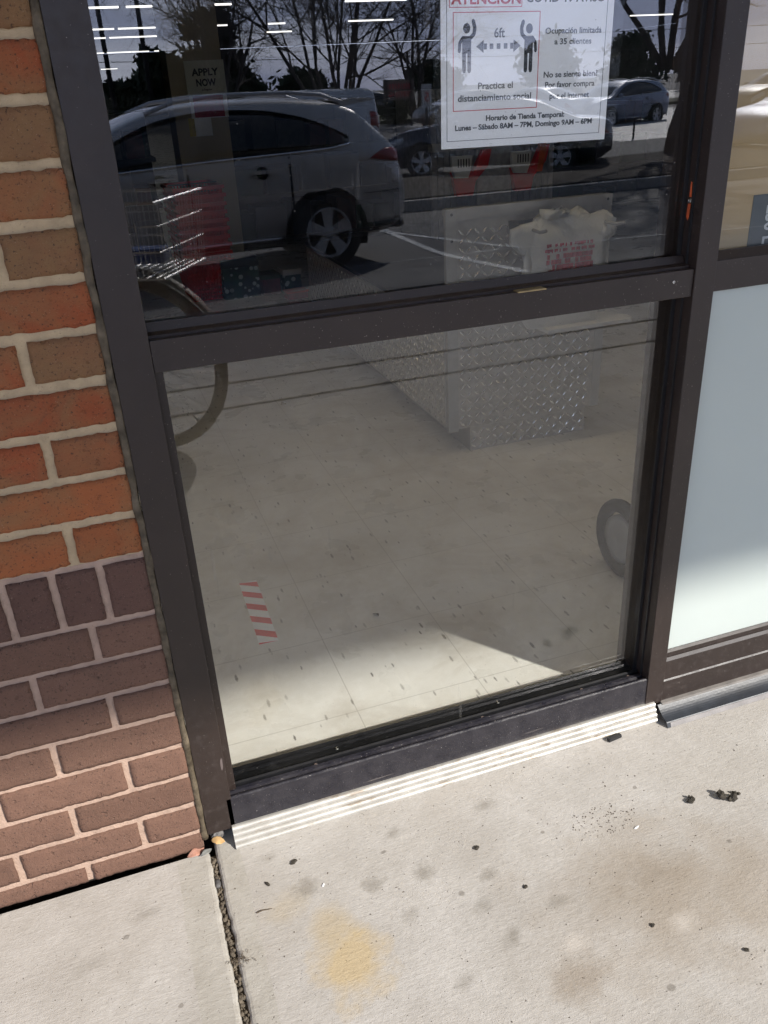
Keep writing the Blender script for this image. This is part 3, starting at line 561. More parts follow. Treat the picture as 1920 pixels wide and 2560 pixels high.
for i in range(700):
    y = -0.02 - q.random() ** 1.2 * 0.9; rr = q.uniform(.0010, .0038); mb.blob((0.010 + q.gauss(0, .0026), y, -0.0535 + q.uniform(-.004, .004)), (rr, rr * 1.3, rr * .8), i, 1, 0.4, 1.5)
mb.box(0.0, 0.02, -2.2, -0.01, -0.085, -0.0565); tag(mb.build('joint_gravel', plain('brown_joint_dirt', (0.13, 0.105, 0.075), 0.95, scale=120, var=0.6)), kind='stuff')
mb = MB()
for i in range(130):                                           # black grit by the brown stain
    a = q.uniform(0, 6.3); rr = 0.055 * math.sqrt(q.random()); s_ = q.uniform(.0007, .0021); mb.blob((0.700 + rr * 1.25 * math.cos(a), -0.205 + rr * .65 * math.sin(a) , -0.0448), (s_ * .8, s_ * q.uniform(.5, 1.2), s_ * .35), i, 1, 0.3)
for i in range(170):
    s_ = q.uniform(.0005, .0016); mb.blob((q.uniform(.02, 1.25), q.uniform(-.75, -.03), -0.0447), (s_, s_ * q.uniform(.7, 1.5), s_ * .5), i, 1, 0.3)
tag(mb.build('pavement_grit', plain('brown_grey_grit', (0.12, 0.10, 0.08), 0.95, scale=200, var=0.4)), kind='stuff')
# ================================================================== CANOPY, SHELL OF THE SHOP
CZ = 2.62; CE = -((CZ - 0.315) / math.tan(SUN_EL) * -SUN_H.y)
cn = thing('entrance_canopy', 'flat canopy roof over the shop walk', 'canopy', (0, 0, CZ))
MB().box(-14, 24, CE, 0.0, 0.0, 0.30).build('soffit', plain('cream_soffit', (0.60, 0.56, 0.48), 0.8, scale=2), cn); MB().box(-14, 24, CE - 0.06, CE - 0.0005, 0.0, 0.55).build('fascia', M_BRONZE, cn)
sh = MB().box(-14, 26, 0.25, 0.30, 2.0 + .49, 4.2).box(2.2465, 26, 0.02, 0.25, -0.05, 4.2).box(-14, -2.2005, 0.02, 0.25, -0.05, 4.2).box(-2.2, 2.246, 0.0, 0.25, ZT + 0.052, 4.2).box(-2.2, -0.0005, 0.2502, 0.29, -0.05, 2.49)
sh.box(-14.1, -14, 0.25, 70, -0.1, 4.2).box(44, 44.1, 0.25, 70, -0.1, 4.2).box(-14.1, 44.1, 70, 70.1, -0.1, 4.2).box(26, 44.1, 0.2, 0.3, -0.1, 4.2)
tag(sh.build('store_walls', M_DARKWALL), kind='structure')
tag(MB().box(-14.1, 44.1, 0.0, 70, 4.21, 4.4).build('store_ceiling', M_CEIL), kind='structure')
tag(MB().box(-14, 44, 0.0845, 70, -0.20, 0.0).build('store_floor', M_VCT), kind='structure')
# ================================================================== NOTICE ON THE GLASS
PY = G + 0.012
po = thing('spanish_notice', 'white laminated Spanish covid notice taped inside the upper pane', 'notice', (0.5115, PY, 1.0945))
po.rotation_euler = (0, math.radians(0.75), 0)
PWD, PHT = 0.268, 0.207
MB().box(0, PWD, 0, 0.0004, 0, PHT).build('paper_sheet', M_PAPER, po)
def sleeve_mat():
    t = NT('clear_plastic_sleeve'); t.n.remove(t.b)
    gl = t.node('BsdfGlossy'); gl.inputs['Roughness'].default_value = 0.10; tr = t.node('BsdfTransparent'); tr.inputs[0].default_value = (0.99, 0.99, 0.99, 1)
    nz = t.noise(9, 4, 0.6, None, 1.2); bp = t.node('Bump'); bp.inputs['Distance'].default_value = 0.010; bp.inputs['Strength'].default_value = 0.8; t.link(nz, bp.inputs['Height']); t.link(bp.outputs[0], gl.inputs['Normal'])
    mx = t.node('MixShader'); mx.inputs[0].default_value = 0.035; t.link(tr.outputs[0], mx.inputs[1]); t.link(gl.outputs[0], mx.inputs[2]); t.link(mx.outputs[0], t.o.inputs[0]); return t.m
mb = MB(); nx, nz = 40, 30
vs = [(-0.012 + (PWD + 0.028) * i / nx, -0.0016 + 0.0012 * mnoise.noise(Vector((i * .23, j * .23, 3))) , -0.010 + (PHT + 0.02) * j / nz) for j in range(nz + 1) for i in range(nx + 1)]
mb.add(vs, [(j * 41 + i, j * 41 + i + 1, j * 41 + i + 42, j * 41 + i + 41) for j in range(nz) for i in range(nx)])
mb.build('plastic_sleeve', sleeve_mat(), po, smooth=True)
bl, gy, rd, ar, fm = MB(), MB(), MB(), MB(), MB(); ty = -0.0003
def L(x, z): return x - 0.5115, z - 1.0945 + (x - 0.5115) * 0.0131
def frame_lines(mb, x0, x1, z0, z1, w):
    mb.box(x0, x1, ty, 0, z0, z0 + w).box(x0, x1, ty, 0, z1 - w, z1).box(x0, x0 + w, ty, 0, z0 + w, z1 - w).box(x1 - w, x1, ty, 0, z0 + w, z1 - w)
frame_lines(bl, 0.0085, 0.2575, 0.0095, PHT - 0.009, 0.0006)
frame_lines(fm, 0.0180, 0.1505, 0.0480, 0.1695, 0.0010); frame_lines(fm, 0.0125, 0.1215, 0.1745, 0.1960, 0.0009)
def put(mb, body, x0, x1, z, size, bold=0.0, M=None):
    a, b = L(x0, z); c, _ = L(x1, z); m_ = MB(); glyphs(m_, body, a, b, size, ty, 'LEFT', bold, c - a); m_.build('lettering', M_INKR if mb is rd else M_INKG, po, fix=False)
put(rd, 'ATENCIÓN', 0.5268, 0.6309, 1.2730, 0.0175, 0.0005); put(gy, 'COVID-19 AVISO', 0.6392, 0.7640, 1.2731, 0.0165, 0.0004)
put(gy, '6ft', 0.5915, 0.6078, 1.2320, 0.0165, 0.0002)
put(gy, 'Practica el', 0.5679, 0.6222, 1.1690, 0.0118, 0.0002); put(gy, 'distanciamiento social', 0.5369, 0.6519, 1.1545, 0.0118, 0.0002)
put(gy, 'Ocupación limitada', 0.6710, 0.7615, 1.2340, 0.0105, 0.0002); put(gy, 'a 35 clientes', 0.6862, 0.7458, 1.2203, 0.0105, 0.0002)
put(gy, 'No se siente bien?', 0.6710, 0.7594, 1.1789, 0.0108, 0.0002); put(gy, 'Por favor compra', 0.6740, 0.7557, 1.1659, 0.0105, 0.0002); put(gy, 'por el internet', 0.6823, 0.7477, 1.1511, 0.0105, 0.0002)
put(gy, 'Horario de Tienda Temporal:', 0.5809, 0.7081, 1.1280, 0.0098, 0.0003); put(gy, 'Lunes – Sábado 8AM – 7PM, Domingo 9AM – 6PM', 0.5328, 0.7554, 1.1175, 0.0098, 0.0003)
def disc(mb, x, z, r): mb.add([(x + r * .86 * math.cos(2 * PI * k / 20), ty, z + r * math.sin(2 * PI * k / 20)) for k in range(20)], [tuple(range(20))])
def stroke(mb, pts, w):                                        # a flat rounded stroke
    for (a, b) in zip(pts[:-1], pts[1:]):
        d = Vector((b[0] - a[0], b[1] - a[1])); d.normalize(); n = Vector((-d.y, d.x)) * w / 2
        mb.add([(a[0] + n.x, ty, a[1] + n.y), (a[0] - n.x, ty, a[1] - n.y), (b[0] - n.x, ty, b[1] - n.y), (b[0] + n.x, ty, b[1] + n.y)], [(0, 1, 2, 3)])
    for p in pts: disc(mb, p[0], p[1], w / 2)
def figure(cx, cz, s):                                         # raised-arm pictogram, s = -1 mirrors it
    X = lambda x: cx + s * x
    disc(bl, X(0.0), cz + 0.0262, 0.0062)
    bl.add([(X(a), ty, cz + b) for a, b in ((-0.0065, 0.0170), (0.0070, 0.0170), (0.0070, -0.0040), (-0.0065, -0.0040))], [(0, 1, 2, 3)])
    stroke(bl, [(X(-0.0036), cz - 0.003), (X(-0.0036), cz - 0.0255)], 0.0056); stroke(bl, [(X(0.0042), cz - 0.003), (X(0.0042), cz - 0.0255)], 0.0056)
    stroke(bl, [(X(-0.0055), cz + 0.0150), (X(-0.0100), cz + 0.0090), (X(-0.0108), cz - 0.0010)], 0.0046)
    stroke(bl, [(X(0.0060), cz + 0.0148), (X(0.0112), cz + 0.0195), (X(0.0122), cz + 0.0270), (X(0.0098), cz + 0.0345)], 0.0052)
a, b = L(0.5498, 1.2180); figure(a, b, 1); a, b = L(0.6455, 1.2150); figure(a, b, -1)
az = L(0.60, 1.2212)[1]; a0, a1 = L(0.5645, 0)[0], L(0.6325, 0)[0]
for x, s in ((a0, 1), (a1, -1)):
    ar.add([(x, ty, az), (x + s * 0.011, ty, az - 0.0078), (x + s * 0.011, ty, az + 0.0078)], [(0, 1, 2)]); ar.add([(x + s * 0.0112, ty, az - 0.0036), (x + s * 0.0162, ty, az - 0.0036), (x + s * 0.0162, ty, az + 0.0036), (x + s * 0.0112, ty, az + 0.0036)], [(0, 1, 2, 3)])
for k in (-1, 0, 1): xm = (a0 + a1) / 2 + k * 0.0108; ar.add([(xm - .0028, ty, az - .0034), (xm + .0028, ty, az - .0034), (xm + .0028, ty, az + .0034), (xm - .0028, ty, az + .0034)], [(0, 1, 2, 3)])
bl.build('black_print', M_INK, po, fix=False); fm.build('red_border', M_INKR, po, fix=False); ar.build('dashed_arrow', M_INKG, po, fix=False)
# ================================================================== INSIDE THE SHOP
# floor tape
tp = thing('floor_tape', 'red and white striped tape strip stuck on the tiled floor', 'tape', (0.2385, 0.672, 0.0008), rotz=-0.02)
MB().box(-0.0235, 0.0235, -0.150, 0.150, 0, 0.0003).build('backing', M_TAPEW, tp)
mb = MB()
for k in range(-1, 6):
    y = -0.150 + 0.0625 * k + 0.012; P = [(-0.0235, y + 0.030), (0.0235, y), (0.0235, y + 0.028), (-0.0235, y + 0.058)]
    P = [(x, min(0.15, max(-0.15, yy))) for x, yy in P]
    if max(p[1] for p in P) - min(p[1] for p in P) > 0.005: mb.add([(x, yy, 0.0005) for x, yy in P], [(0, 1, 2, 3)])
mb.build('stripes', M_TAPER, tp)
def lozenges(mb, origin, u, v, w, h, nrm, pitch=0.027):
    u, v, nrm, origin = Vector(u), Vector(v), Vector(nrm), Vector(origin); i = 0
    a = pitch * .5
    while a < w - pitch * .3:
        j = 0; b = pitch * .5
        while b < h - pitch * .3:
            s = 1 if (i + j) % 2 else -1; d1 = (u * s + v).normalized() * pitch * .56; d2 = (v * s * -1 + u).normalized() * pitch * .16 if s > 0 else (v + u).normalized() * pitch * .16
            c = origin + u * a + v * b; mb.add([c - d1, c + d2, c + d1, c - d2, c - d1 * .45 + nrm * .0020, c + d1 * .45 + nrm * .0020], [(0, 1, 5, 4), (1, 2, 5), (2, 3, 4, 5), (3, 0, 4)], None, 1)
            b += pitch; j += 1
        a += pitch; i += 1
ct = thing('checkout_counter', 'checkout counter end clad in silver diamond plate behind the glass', 'counter', (1.08, 1.39, 0))
MB().box(0.078, 0.540, 0.0, 1.9, 0.0, 0.0895).build('plinth', M_GREYPL, ct)
MB().box(0.002, 0.590, 0.030, 1.9, 0.090, 0.455).build('body', M_GREYPL, ct); MB().box(0.002, 0.592, 0.002, 0.029, 0.090, 0.8055).build('end_guard', M_GREYPL, ct)
mb = MB().box(0.034, 0.560, -0.0016, 0.0018, 0.0905, 0.790); lozenges(mb, (0.036, -0.0016, 0.092), (1, 0, 0), (0, 0, 1), 0.522, 0.696, (0, -1, 0)); mb.build('tread_plate', [M_PLATE, M_LOZ], ct, fix=False)
mb = MB().box(0.0782, 0.5395, -0.0012, -0.0002, 0.001, 0.0890); lozenges(mb, (0.080, -0.0012, 0.002), (1, 0, 0), (0, 0, 1), 0.46, 0.086, (0, -1, 0)); mb.build('tread_plate', [M_PLATE, M_LOZ], ct, fix=False)
mb = MB().box(-0.0010, 0.0018, 0.034, 1.88, 0.0905, 0.452); lozenges(mb, (-0.0010, 0.036, 0.092), (0, 1, 0), (0, 0, 1), 1.83, 0.358, (-1, 0, 0)); mb.build('tread_plate', [M_PLATE, M_LOZ], ct, fix=False)
M_STRIP = plain('pale_aluminium_strip', (0.42, 0.415, 0.40), 0.45, 0.3, var=0.06)
MB().box(-0.0035, 0.0335, -0.0035, 0.0010, 0.082, 0.826).build('corner_strip', M_STRIP, ct); MB().box(0.034, 0.594, -0.0038, 0.0012, 0.7905, 0.826).build('top_strip', M_STRIP, ct); MB().box(0.5605, 0.594, -0.0034, 0.03, 0.0895, 0.790).build('corner_strip', M_STRIP, ct)
MB().box(-0.004, 0.60, 0.0345, 1.9, 0.4555, 0.470).build('conveyor_belt', M_RUBBER, ct); MB().box(0.0, 0.594, 0.0015, 0.0332, 0.8060, 0.826).build('guard_cap', M_GREYPL, ct)
for (x, z) in ((0.016, 0.81), (0.016, 0.73), (0.578, 0.81), (0.578, 0.745)): MB().rev((x, -0.0037, z), (0, -1, 0), [(0, 0.0018), (0.004, 0.0012), (0.0048, 0)], 12).build('screw', M_DKMETAL, ct)
pl = [(0.30, -0.002), (0.30, -0.13), (0.615, -0.13), (0.622, -0.128), (0.627, -0.122), (0.628, -0.115), (0.628, -0.002)]
mb = MB(); n = len(pl); mb.add([(x, y, 0.424) for x, y in pl] + [(x, y, 0.436) for x, y in pl], [tuple(range(n - 1, -1, -1)), tuple(range(n, 2 * n))] + [(i, (i + 1) % n, n + (i + 1) % n, n + i) for i in range(n)]); mb.build('bag_shelf', plain('pale_grey_laminate', (0.56, 0.55, 0.51), 0.4, var=0.06), ct)
rk = thing('bag_rack', 'metal shopping bag rack on the diamond plate counter end', 'bag rack', (1.46, 1.384, 0.70))
MB().box(-0.17, 0.17, -0.008, 0.0, 0.035, 0.075).build('back_plate', M_STEEL, rk)
for sx in (-0.128, 0.130): MB().tube([(sx, -0.008, 0.056), (sx, -0.05, 0.056), (sx + (0.02 if sx > 0 else 0.006), -0.125, 0.050), (sx + (0.03 if sx > 0 else 0.008), -0.16, 0.058)], 0.0055, 8).build('arm', M_GREYPL, rk, smooth=True)
MB().tube([(0.0, -0.008, 0.09), (0, -0.03, 0.102), (0, -0.045, 0.110)], 0.004, 8).build('hook', M_GREYPL, rk, smooth=True)
out_l = [(1.262, .759), (1.30, .768), (1.345, .775), (1.385, .782), (1.398, .800), (1.412, .812), (1.425, .803), (1.432, .796), (1.445, .804), (1.465, .800), (1.482, .785), (1.54, .780), (1.60, .789), (1.625, .776), (1.640, .745), (1.642, .722), (1.605, .702), (1.586, .690), (1.583, .60), (1.580, .437), (1.330, .437), (1.318, .60), (1.312, .672), (1.285, .690), (1.262, .712)]
bg_ = thing('shopping_bags', 'wad of pale plastic shopping bags with red print on the rack', 'shopping bags', (1.46, 1.33, 0.437))
mb = MB(); P = [(x - 1.46, z - .437) for x, z in out_l]
bm = bmesh.new(); vv = [bm.verts.new((x, 0, z)) for x, z in P]; f = bm.faces.new(vv); bmesh.ops.triangulate(bm, faces=[f]); bmesh.ops.subdivide_edges(bm, edges=bm.edges[:], cuts=3, use_grid_fill=True)
bm.verts.ensure_lookup_table(); vs = [(v.co.x, -0.012 + 0.010 * mnoise.noise(v.co * 18) + 0.004 * mnoise.noise(v.co * 50), v.co.z) for v in bm.verts]; fs = [tuple(v.index for v in f.verts) for f in bm.faces]; bm.free()
mb.add(vs, fs); o = mb.build('bag_film', M_BAG, bg_, smooth=True); sd_ = o.modifiers.new('thick', 'SOLIDIFY'); sd_.thickness = 0.022
mb = MB(); q = random.Random(5)
for r_ in range(11):
    z = 0.268 - r_ * 0.0165; x = -0.085 + q.uniform(0, .01); big = r_ in (2, 3, 4)
    while x < 0.088:
        w = q.uniform(.0025, .0075) if not big else q.uniform(.006, .013)
        if q.random() < .88: mb.box(x, x + w, -0.0445, -0.0415, z - (.0145 if big else q.uniform(.007, .011)), z)
        x += w + (.0018 if q.random() < .85 else .007)
mb.build('red_print', plain('faded_red_print', (0.42, 0.05, 0.08), 0.5, var=0.3, scale=60), bg_)
# slatted fixture and what hangs on it
fx = thing('display_fixture', 'grey fluted display stand seen below the notice', 'display stand', (1.76, 3.2, 0))
MB().box(0, 0.71, 0.02, 0.5, 0.0, 1.15).build('core', plain('dim_grey_panel', (0.20, 0.20, 0.205), 0.6), fx)
mb = MB(); k = 0
while k * 0.036 < 0.70: mb.box(k * 0.036 + 0.003, k * 0.036 + 0.033, 0.0, 0.0195, 0.30, 1.15); k += 1
mb.build('slats', plain('grey_slat', (0.27, 0.27, 0.275), 0.5), fx); MB().box(0.25, 0.45, -0.03, -0.0005, 0.3, 1.16).build('post', plain('pale_grey_post', (0.34, 0.34, 0.345), 0.5), fx); MB().box(-0.005, 0.72, -0.035, 0.02, 0.862, 0.90).build('shelf_edge', M_STRIP, fx)
for i, (x, lb) in enumerate(((1.93, 'red dustpan with white scoop on the left of the fluted stand'), (2.27, 'red dustpan with white scoop on the right of the fluted stand'))):
    d = thing('dustpan', lb, 'dustpan', (x, 3.16, 0.64), group='red dustpans on the fluted stand')
    MB().prism_y([(-0.05, 0.0), (0.045, 0.0), (0.06, 0.07), (0.13, 0.14), (0.15, 0.22), (0.10, 0.22), (0.05, 0.12), (-0.02, 0.10), (-0.075, 0.12)], -0.02, 0.02).build('pan', M_RED, d, bevel=0.004)
    MB().prism_y([(-0.085, 0.13), (-0.07, 0.095), (0.005, 0.09), (0.02, 0.13), (0.03, 0.20), (-0.09, 0.20)], -0.045, -0.0205).build('scoop', M_WHITEPL, d, bevel=0.004)
    mb = MB()
    for k in range(5): mb.box(-0.055 + k * .015, -0.049 + k * .015, -0.0465, -0.0452, 0.145, 0.185)
    mb.build('slots', M_DKMETAL, d)
tag(MB().prism_y([(0.0, 0.0), (0.03, 0.0), (0.055, 0.10), (0.045, 0.16), (0.03, 0.17), (0.015, 0.15), (0.01, 0.08)], -0.012, 0.012).build('scissors_pack', M_ORANGE, None, loc=(2.345, 3.15, 0.73)), 'orange handled tool hanging by the right dustpan', 'tool')
# red hand baskets, nested in a stack
def basket_parts(root):
    m1 = MB(); hx0, hy0, hx1, hy1, H = 0.115, 0.16, 0.145, 0.21, 0.235
    def P(u, a): 
        hx, hy = hx0 + (hx1 - hx0) * u, hy0 + (hy1 - hy0) * u; return {0: (a * hx, -hy), 1: (hx, a * hy), 2: (-a * hx, hy), 3: (-hx, -a * hy)}
    for side in range(4):
        for k in range(14):
            a = -1 + 2 * (k + .5) / 14; p0, p1 = P(0, a)[side], P(1, a)[side]; m1.tube([(p0[0], p0[1], 0.004), (p1[0], p1[1], H)], 0.0045, 4)
    for k in range(9):
        u = k / 8; hx, hy = hx0 + (hx1 - hx0) * u, hy0 + (hy1 - hy0) * u; z = 0.006 + (H - .006) * u
        m1.tube([(-hx, -hy, z), (hx, -hy, z), (hx, hy, z), (-hx, hy, z)], 0.0045, 4, True)
    m1.box(-hx0, hx0, -hy0, hy0, 0.0, 0.004); m1.build('lattice_body', M_RED, root)
    m2 = MB(); m2.box(-hx1 - .012, hx1 + .012, -hy1 - .012, -hy1 + .004, H, H + .02).box(-hx1 - .012, hx1 + .012, hy1 - .004, hy1 + .012, H, H + .02).box(-hx1 - .012, -hx1 + .004, -hy1 + .0045, hy1 - .0045, H, H + .02).box(hx1 - .004, hx1 + .012, -hy1 + .0045, hy1 - .0045, H, H + .02)
    m2.build('rim', M_RED, root); MB().tube([(-hx1 - .008, 0, H + .01), (-hx1 - .004, -.05, H + .026), (0, -.06, H + .026), (hx1 + .004, -.05, H + .026), (hx1 + .008, 0, H + .01)], 0.004, 5).build('handle', M_DKMETAL, root)
bk = thing('shopping_basket', 'red shopping basket, lowest of the stack on the shop floor', 'shopping basket', (0.69, 4.55, 0.0), 0.06, 'red baskets nested in one stack')
basket_parts(bk); NB = 9
for k in range(1, NB + 1):
    c = copy_tree(bk); c.location.z = 0.0485 * k; c.location.x += (k % 3 - 1) * 0.003
    c['label'] = 'red shopping basket, topmost of the stack on the shop floor' if k == NB else 'red shopping basket nested in the middle of the stack'
def gift(name, x, y, w, d, h, m, mlid, label, grp=None):
    t = thing(name, label, 'gift box', (x, y, 0), 0.05, grp); MB().box(-w / 2, w / 2, -d / 2, d / 2, 0, h * .78).build('box', m, t); MB().box(-w / 2 - .004, w / 2 + .004, -d / 2 - .004, d / 2 + .004, h * .782, h).build('lid', mlid, t)
gift('gift_box', 0.885, 4.45, 0.235, 0.24, 0.25, M_DOTS, plain('dark_teal_lid', (0.012, 0.03, 0.035), 0.25), 'large teal gift box with white dots beside the basket stack', 'teal dotted gift boxes')
gift('gift_box', 1.21, 4.36, 0.115, 0.16, 0.155, M_DOTS, M_WHITEPL, 'small teal gift box with white dots at right of the group', 'teal dotted gift boxes')
gift('gift_box', 1.080, 4.40, 0.115, 0.15, 0.13, plain('dull_red_card', (0.13, 0.014, 0.016), 0.5), plain('dark_green_card', (0.025, 0.05, 0.015), 0.5), 'dull red gift box with dark green lid between teal boxes')
gift('gift_box', 1.20, 4.16, 0.13, 0.10, 0.05, plain('bright_pink_red_card', (0.42, 0.03, 0.06), 0.5), M_RED, 'low pink red box in front of the small teal box')
# column with its signs
co = thing('store_column', 'beige square store column behind the parked car reflection', 'column', (0.90, 5.2, 0))
MB().box(-0.18, 0.18, 0.0, 0.36, 0.12, 4.2).build('shaft', M_COLUMN, co); MB().box(-0.195, 0.195, -0.015, 0.375, 0, 0.1195).build('base', plain('dark_cove_base', (0.06, 0.05, 0.045), 0.6), co)
ap = thing('job_sign', 'white APPLY NOW sign on the beige column', 'sign', (0.823, 5.16, 1.188))
MB().box(0, 0.262, 0.0, 0.004, 0, 0.200).build('board', plain('cream_sign_board', (0.62, 0.61, 0.50), 0.6, var=0.04), ap)
mb = MB(); glyphs(mb, 'APPLY', 0.131, 0.112, 0.058, -0.001, 'CENTER', 0.0022, 0.178); glyphs(mb, 'NOW', 0.131, 0.050, 0.058, -0.001, 'CENTER', 0.0022, 0.132); glyphs(mb, 'at Register', 0.131, 0.022, 0.018, -0.001, 'CENTER', 0.0003, 0.07); mb.build('printed_text', M_INK, ap, fix=False)
rs_ = thing('red_poster', 'dark red poster with white border under the job sign', 'poster', (0.828, 5.155, 1.045)); MB().box(0, 0.25, 0, 0.004, 0, 0.138).build('white_border', M_WHITEPL, rs_); MB().box(0.022, 0.225, -0.0012, -0.0002, 0.004, 0.136).build('red_field', plain('wine_red_print', (0.30, 0.012, 0.05), 0.5), rs_)
wb = thing('wall_calendar', 'white sheet with yellow side strip hung below the red poster', 'calendar', (0.80, 5.16, 0.935)); MB().box(0, 0.155, 0, 0.003, 0, 0.115).build('sheet', M_WHITEPL, wb); MB().box(0.0, 0.042, -0.001, -0.0002, 0.001, 0.114).build('yellow_strip', plain('yellow_print', (0.42, 0.32, 0.03), 0.6), wb)
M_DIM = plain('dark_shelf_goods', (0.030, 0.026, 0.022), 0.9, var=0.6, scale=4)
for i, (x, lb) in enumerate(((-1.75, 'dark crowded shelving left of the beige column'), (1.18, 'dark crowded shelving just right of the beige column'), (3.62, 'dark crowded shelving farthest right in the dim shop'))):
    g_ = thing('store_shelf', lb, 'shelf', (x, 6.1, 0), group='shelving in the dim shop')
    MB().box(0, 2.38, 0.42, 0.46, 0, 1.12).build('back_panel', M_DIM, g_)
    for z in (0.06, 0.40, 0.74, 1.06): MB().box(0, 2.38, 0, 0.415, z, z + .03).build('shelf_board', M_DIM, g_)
    q = random.Random(i + 50); x_ = 0.03
    for zz in (0.091, 0.431, 0.771):
        x_ = 0.03
        while x_ < 2.2:
            w = q.uniform(.10, .26); hh = q.uniform(.12, .27); c = q.choice(((.06, .008, .008), (.012, .04, .015), (.03, .025, .02), (.05, .045, .04), (.012, .02, .035)))
            MB().box(x_, x_ + w, 0.02, 0.36, zz, zz + hh).build('goods', plain('goods_%d_%d' % (int(c[0] * 1000), int(c[1] * 1000)), c, 0.6), g_); x_ += w + q.uniform(.005, .05)
# carton, hand truck and plinth behind the right bay
pb = tag(MB().box(1.12, 1.95, 0.075, 0.28, 0.0, 0.862).build('display_plinth', plain('slate_blue_plinth', (0.10, 0.16, 0.19), 0.6)), 'slate blue plinth blurred behind the frosted pane', 'plinth')
cb = thing('cardboard_carton', 'brown cardboard carton close behind the right upper pane', 'carton', (0.972, 0.045, 0.8635))
MB().box(0, 1.1, 0, 0.055, 0, 1.05).build('carton_body', M_CARD, cb)
MB().box(0.0925, 0.40, -0.0008, -0.0001, -0.006 + 0.012, 0.1245).build('slate_label', M_LABEL, cb)
mb = MB(); glyphs(mb, '250 LB.', 0, 0, 0.033, 0, 'LEFT', 0.0008, 0.084, M=Matrix.Translation((0.123, -0.0012, 0.1065)) @ Matrix.Rotation(PI / 2, 4, 'Y')); mb.build('weight_print', M_LABELT, cb, fix=False)
ht = thing('hand_truck', 'hand truck with a black tyre standing inside beside the right mullion', 'hand truck', (1.36, 0.46, 0))
for x in (-0.195, 0.195):
    w = MB().ring((x, 0, 0.106), (1, 0, 0), 0.088, 0.018, 36, 10).build('wheel', M_TYRE, ht, smooth=True); MB().rev((x, 0, 0.106), (1, 0, 0), [(0, 0.016), (0.03, 0.018), (0.05, 0.006), (0.064, 0.010), (0.064, -0.010), (0.05, -0.006), (0, -0.016)], 28).build('hub', M_GREYPL, w, smooth=True)
MB().tube([(-0.19, 0, 0.106), (0.19, 0, 0.106)], 0.008, 8).build('axle', M_STEEL, ht)
MB().tube([(0.0, 0.07, 0.02), (0.0, 0.09, 0.9), (0.03, 0.06, 1.0), (0.12, 0.06, 1.0), (0.15, 0.09, 0.9), (0.15, 0.07, 0.02)], 0.013, 8).build('tube_frame', M_BLUE, ht, smooth=True); MB().box(-0.18, 0.18, -0.16, 0.07, 0.004, 0.010).build('toe_plate', M_DKMETAL, ht)
MB().box(0.0, 0.15, 0.07, 0.085, 0.5, 0.53).build('cross_bar', M_DKMETAL, ht)
# strip lights
M_LAMP = emit('fluorescent_diffuser', (1.0, 0.97, 0.92), 0.95)
M_FILL = emit('added_fill_emitter', (1.0, 0.86, 0.66), 4.0)  # stronger, warmer emission for the added fill lamps by the window
lm = None
def lamp(x0, x1, y, z=3.0):
    global lm
    if lm is None:
        t = thing('ceiling_light', 'white fluorescent strip light hung in the dim shop', 'ceiling light', (0, 0, 0), 0, 'strip lights hung in rows over the shop')
        MB().box(-0.5, 0.5, -0.05, 0.05, 0.012, 0.06).build('housing', M_WHITEPL, t); MB().box(-0.498, 0.498, -0.045, 0.045, -0.03, 0.0115).build('diffuser', M_LAMP, t); lm = t; c = t
    else: c = copy_tree(lm)
    c.location = ((x0 + x1) / 2, y, z); c.scale = ((x1 - x0), 1, 0.8)
k = 0.752
def row(y, segs):
    for a, b in segs: lamp(a * k, b * k, -1.15 + (y + 1.15) * k)
row(28.1, ((-0.8, 1.0), (1.09, 2.15), (2.36, 4.15), (4.38, 5.45), (9.04, 10.0), (10.05, 11.09))); row(36.6, ((0.3, 2.48) , (2.62, 4.60), (4.78, 6.78), (8.41, 9.1), (11.74, 13.68))); row(41.7, ((0.9, 2.4), (2.55, 4.58), (4.82, 6.86), (9.45, 10.6))); row(54.7, ((1.0, 2.9), (3.05, 5.38), (5.67, 6.2))); row(82.6, ((3.85, 5.21),)); row(39.2, ((26.8, 29.2),))
for x in (-0.9, 0.5, 1.9):                                     # unseen lamp row added to brighten the floor inside the windows
    t = thing('ceiling_light', 'unseen fill lamp added over the window aisle', 'ceiling light', (x, 0.95, 3.1), 0, 'added fill lamps over the window aisle'); MB().box(-0.6, 0.6, -0.08, 0.08, 0.012, 0.06).build('housing', M_WHITEPL, t); MB().box(-0.598, 0.598, -0.075, 0.075, -0.03, 0.0115).build('diffuser', M_FILL, t)
    for sd in (-1, 1): MB().box(-0.62, 0.62, sd * 0.098 - 0.006, sd * 0.098 + 0.006, -0.25, 0.0115).build('baffle', M_WHITEPL, t)  # deep sides added to keep this fill light off the far floor
# ================================================================== THE PARKING LOT (behind the camera, seen in the glass)
mb = MB(); ys = [out(4.36), out(5), out(7.7), out(10), out(15), out(30), out(60), out(400)]; xs = [-300, -60, -14, 0, 10, 24, 60, 300]
vs = [(x, y, lot_z(y)) for y in ys for x in xs]; n = len(xs); mb.add(vs, [(j * n + i, j * n + i + 1, (j + 1) * n + i + 1, (j + 1) * n + i) for j in range(len(ys) - 1) for i in range(n - 1)])
o = tag(mb.build('parking_lot', M_ASPH), kind='structure')
def stripe(p0, p1, w, m, name='lot_marking'):
    mb = MB(); (x0, d0), (x1, d1) = p0, p1; N = 12; vs = []
    dx, dy = x1 - x0, -(d1 - d0); l = math.hypot(dx, dy); nx, ny = -dy / l * w / 2, dx / l * w / 2
    for i in range(N + 1):
        x, y = x0 + dx * i / N, out(d0) + dy * i / N
        for s in (-1, 1): vs.append((x + nx * s, y + ny * s, lot_z(y + ny * s) + 0.006))
    mb.add(vs, [(2 * i, 2 * i + 1, 2 * i + 3, 2 * i + 2) for i in range(N)]); return tag(mb.build(name, m), kind='structure')
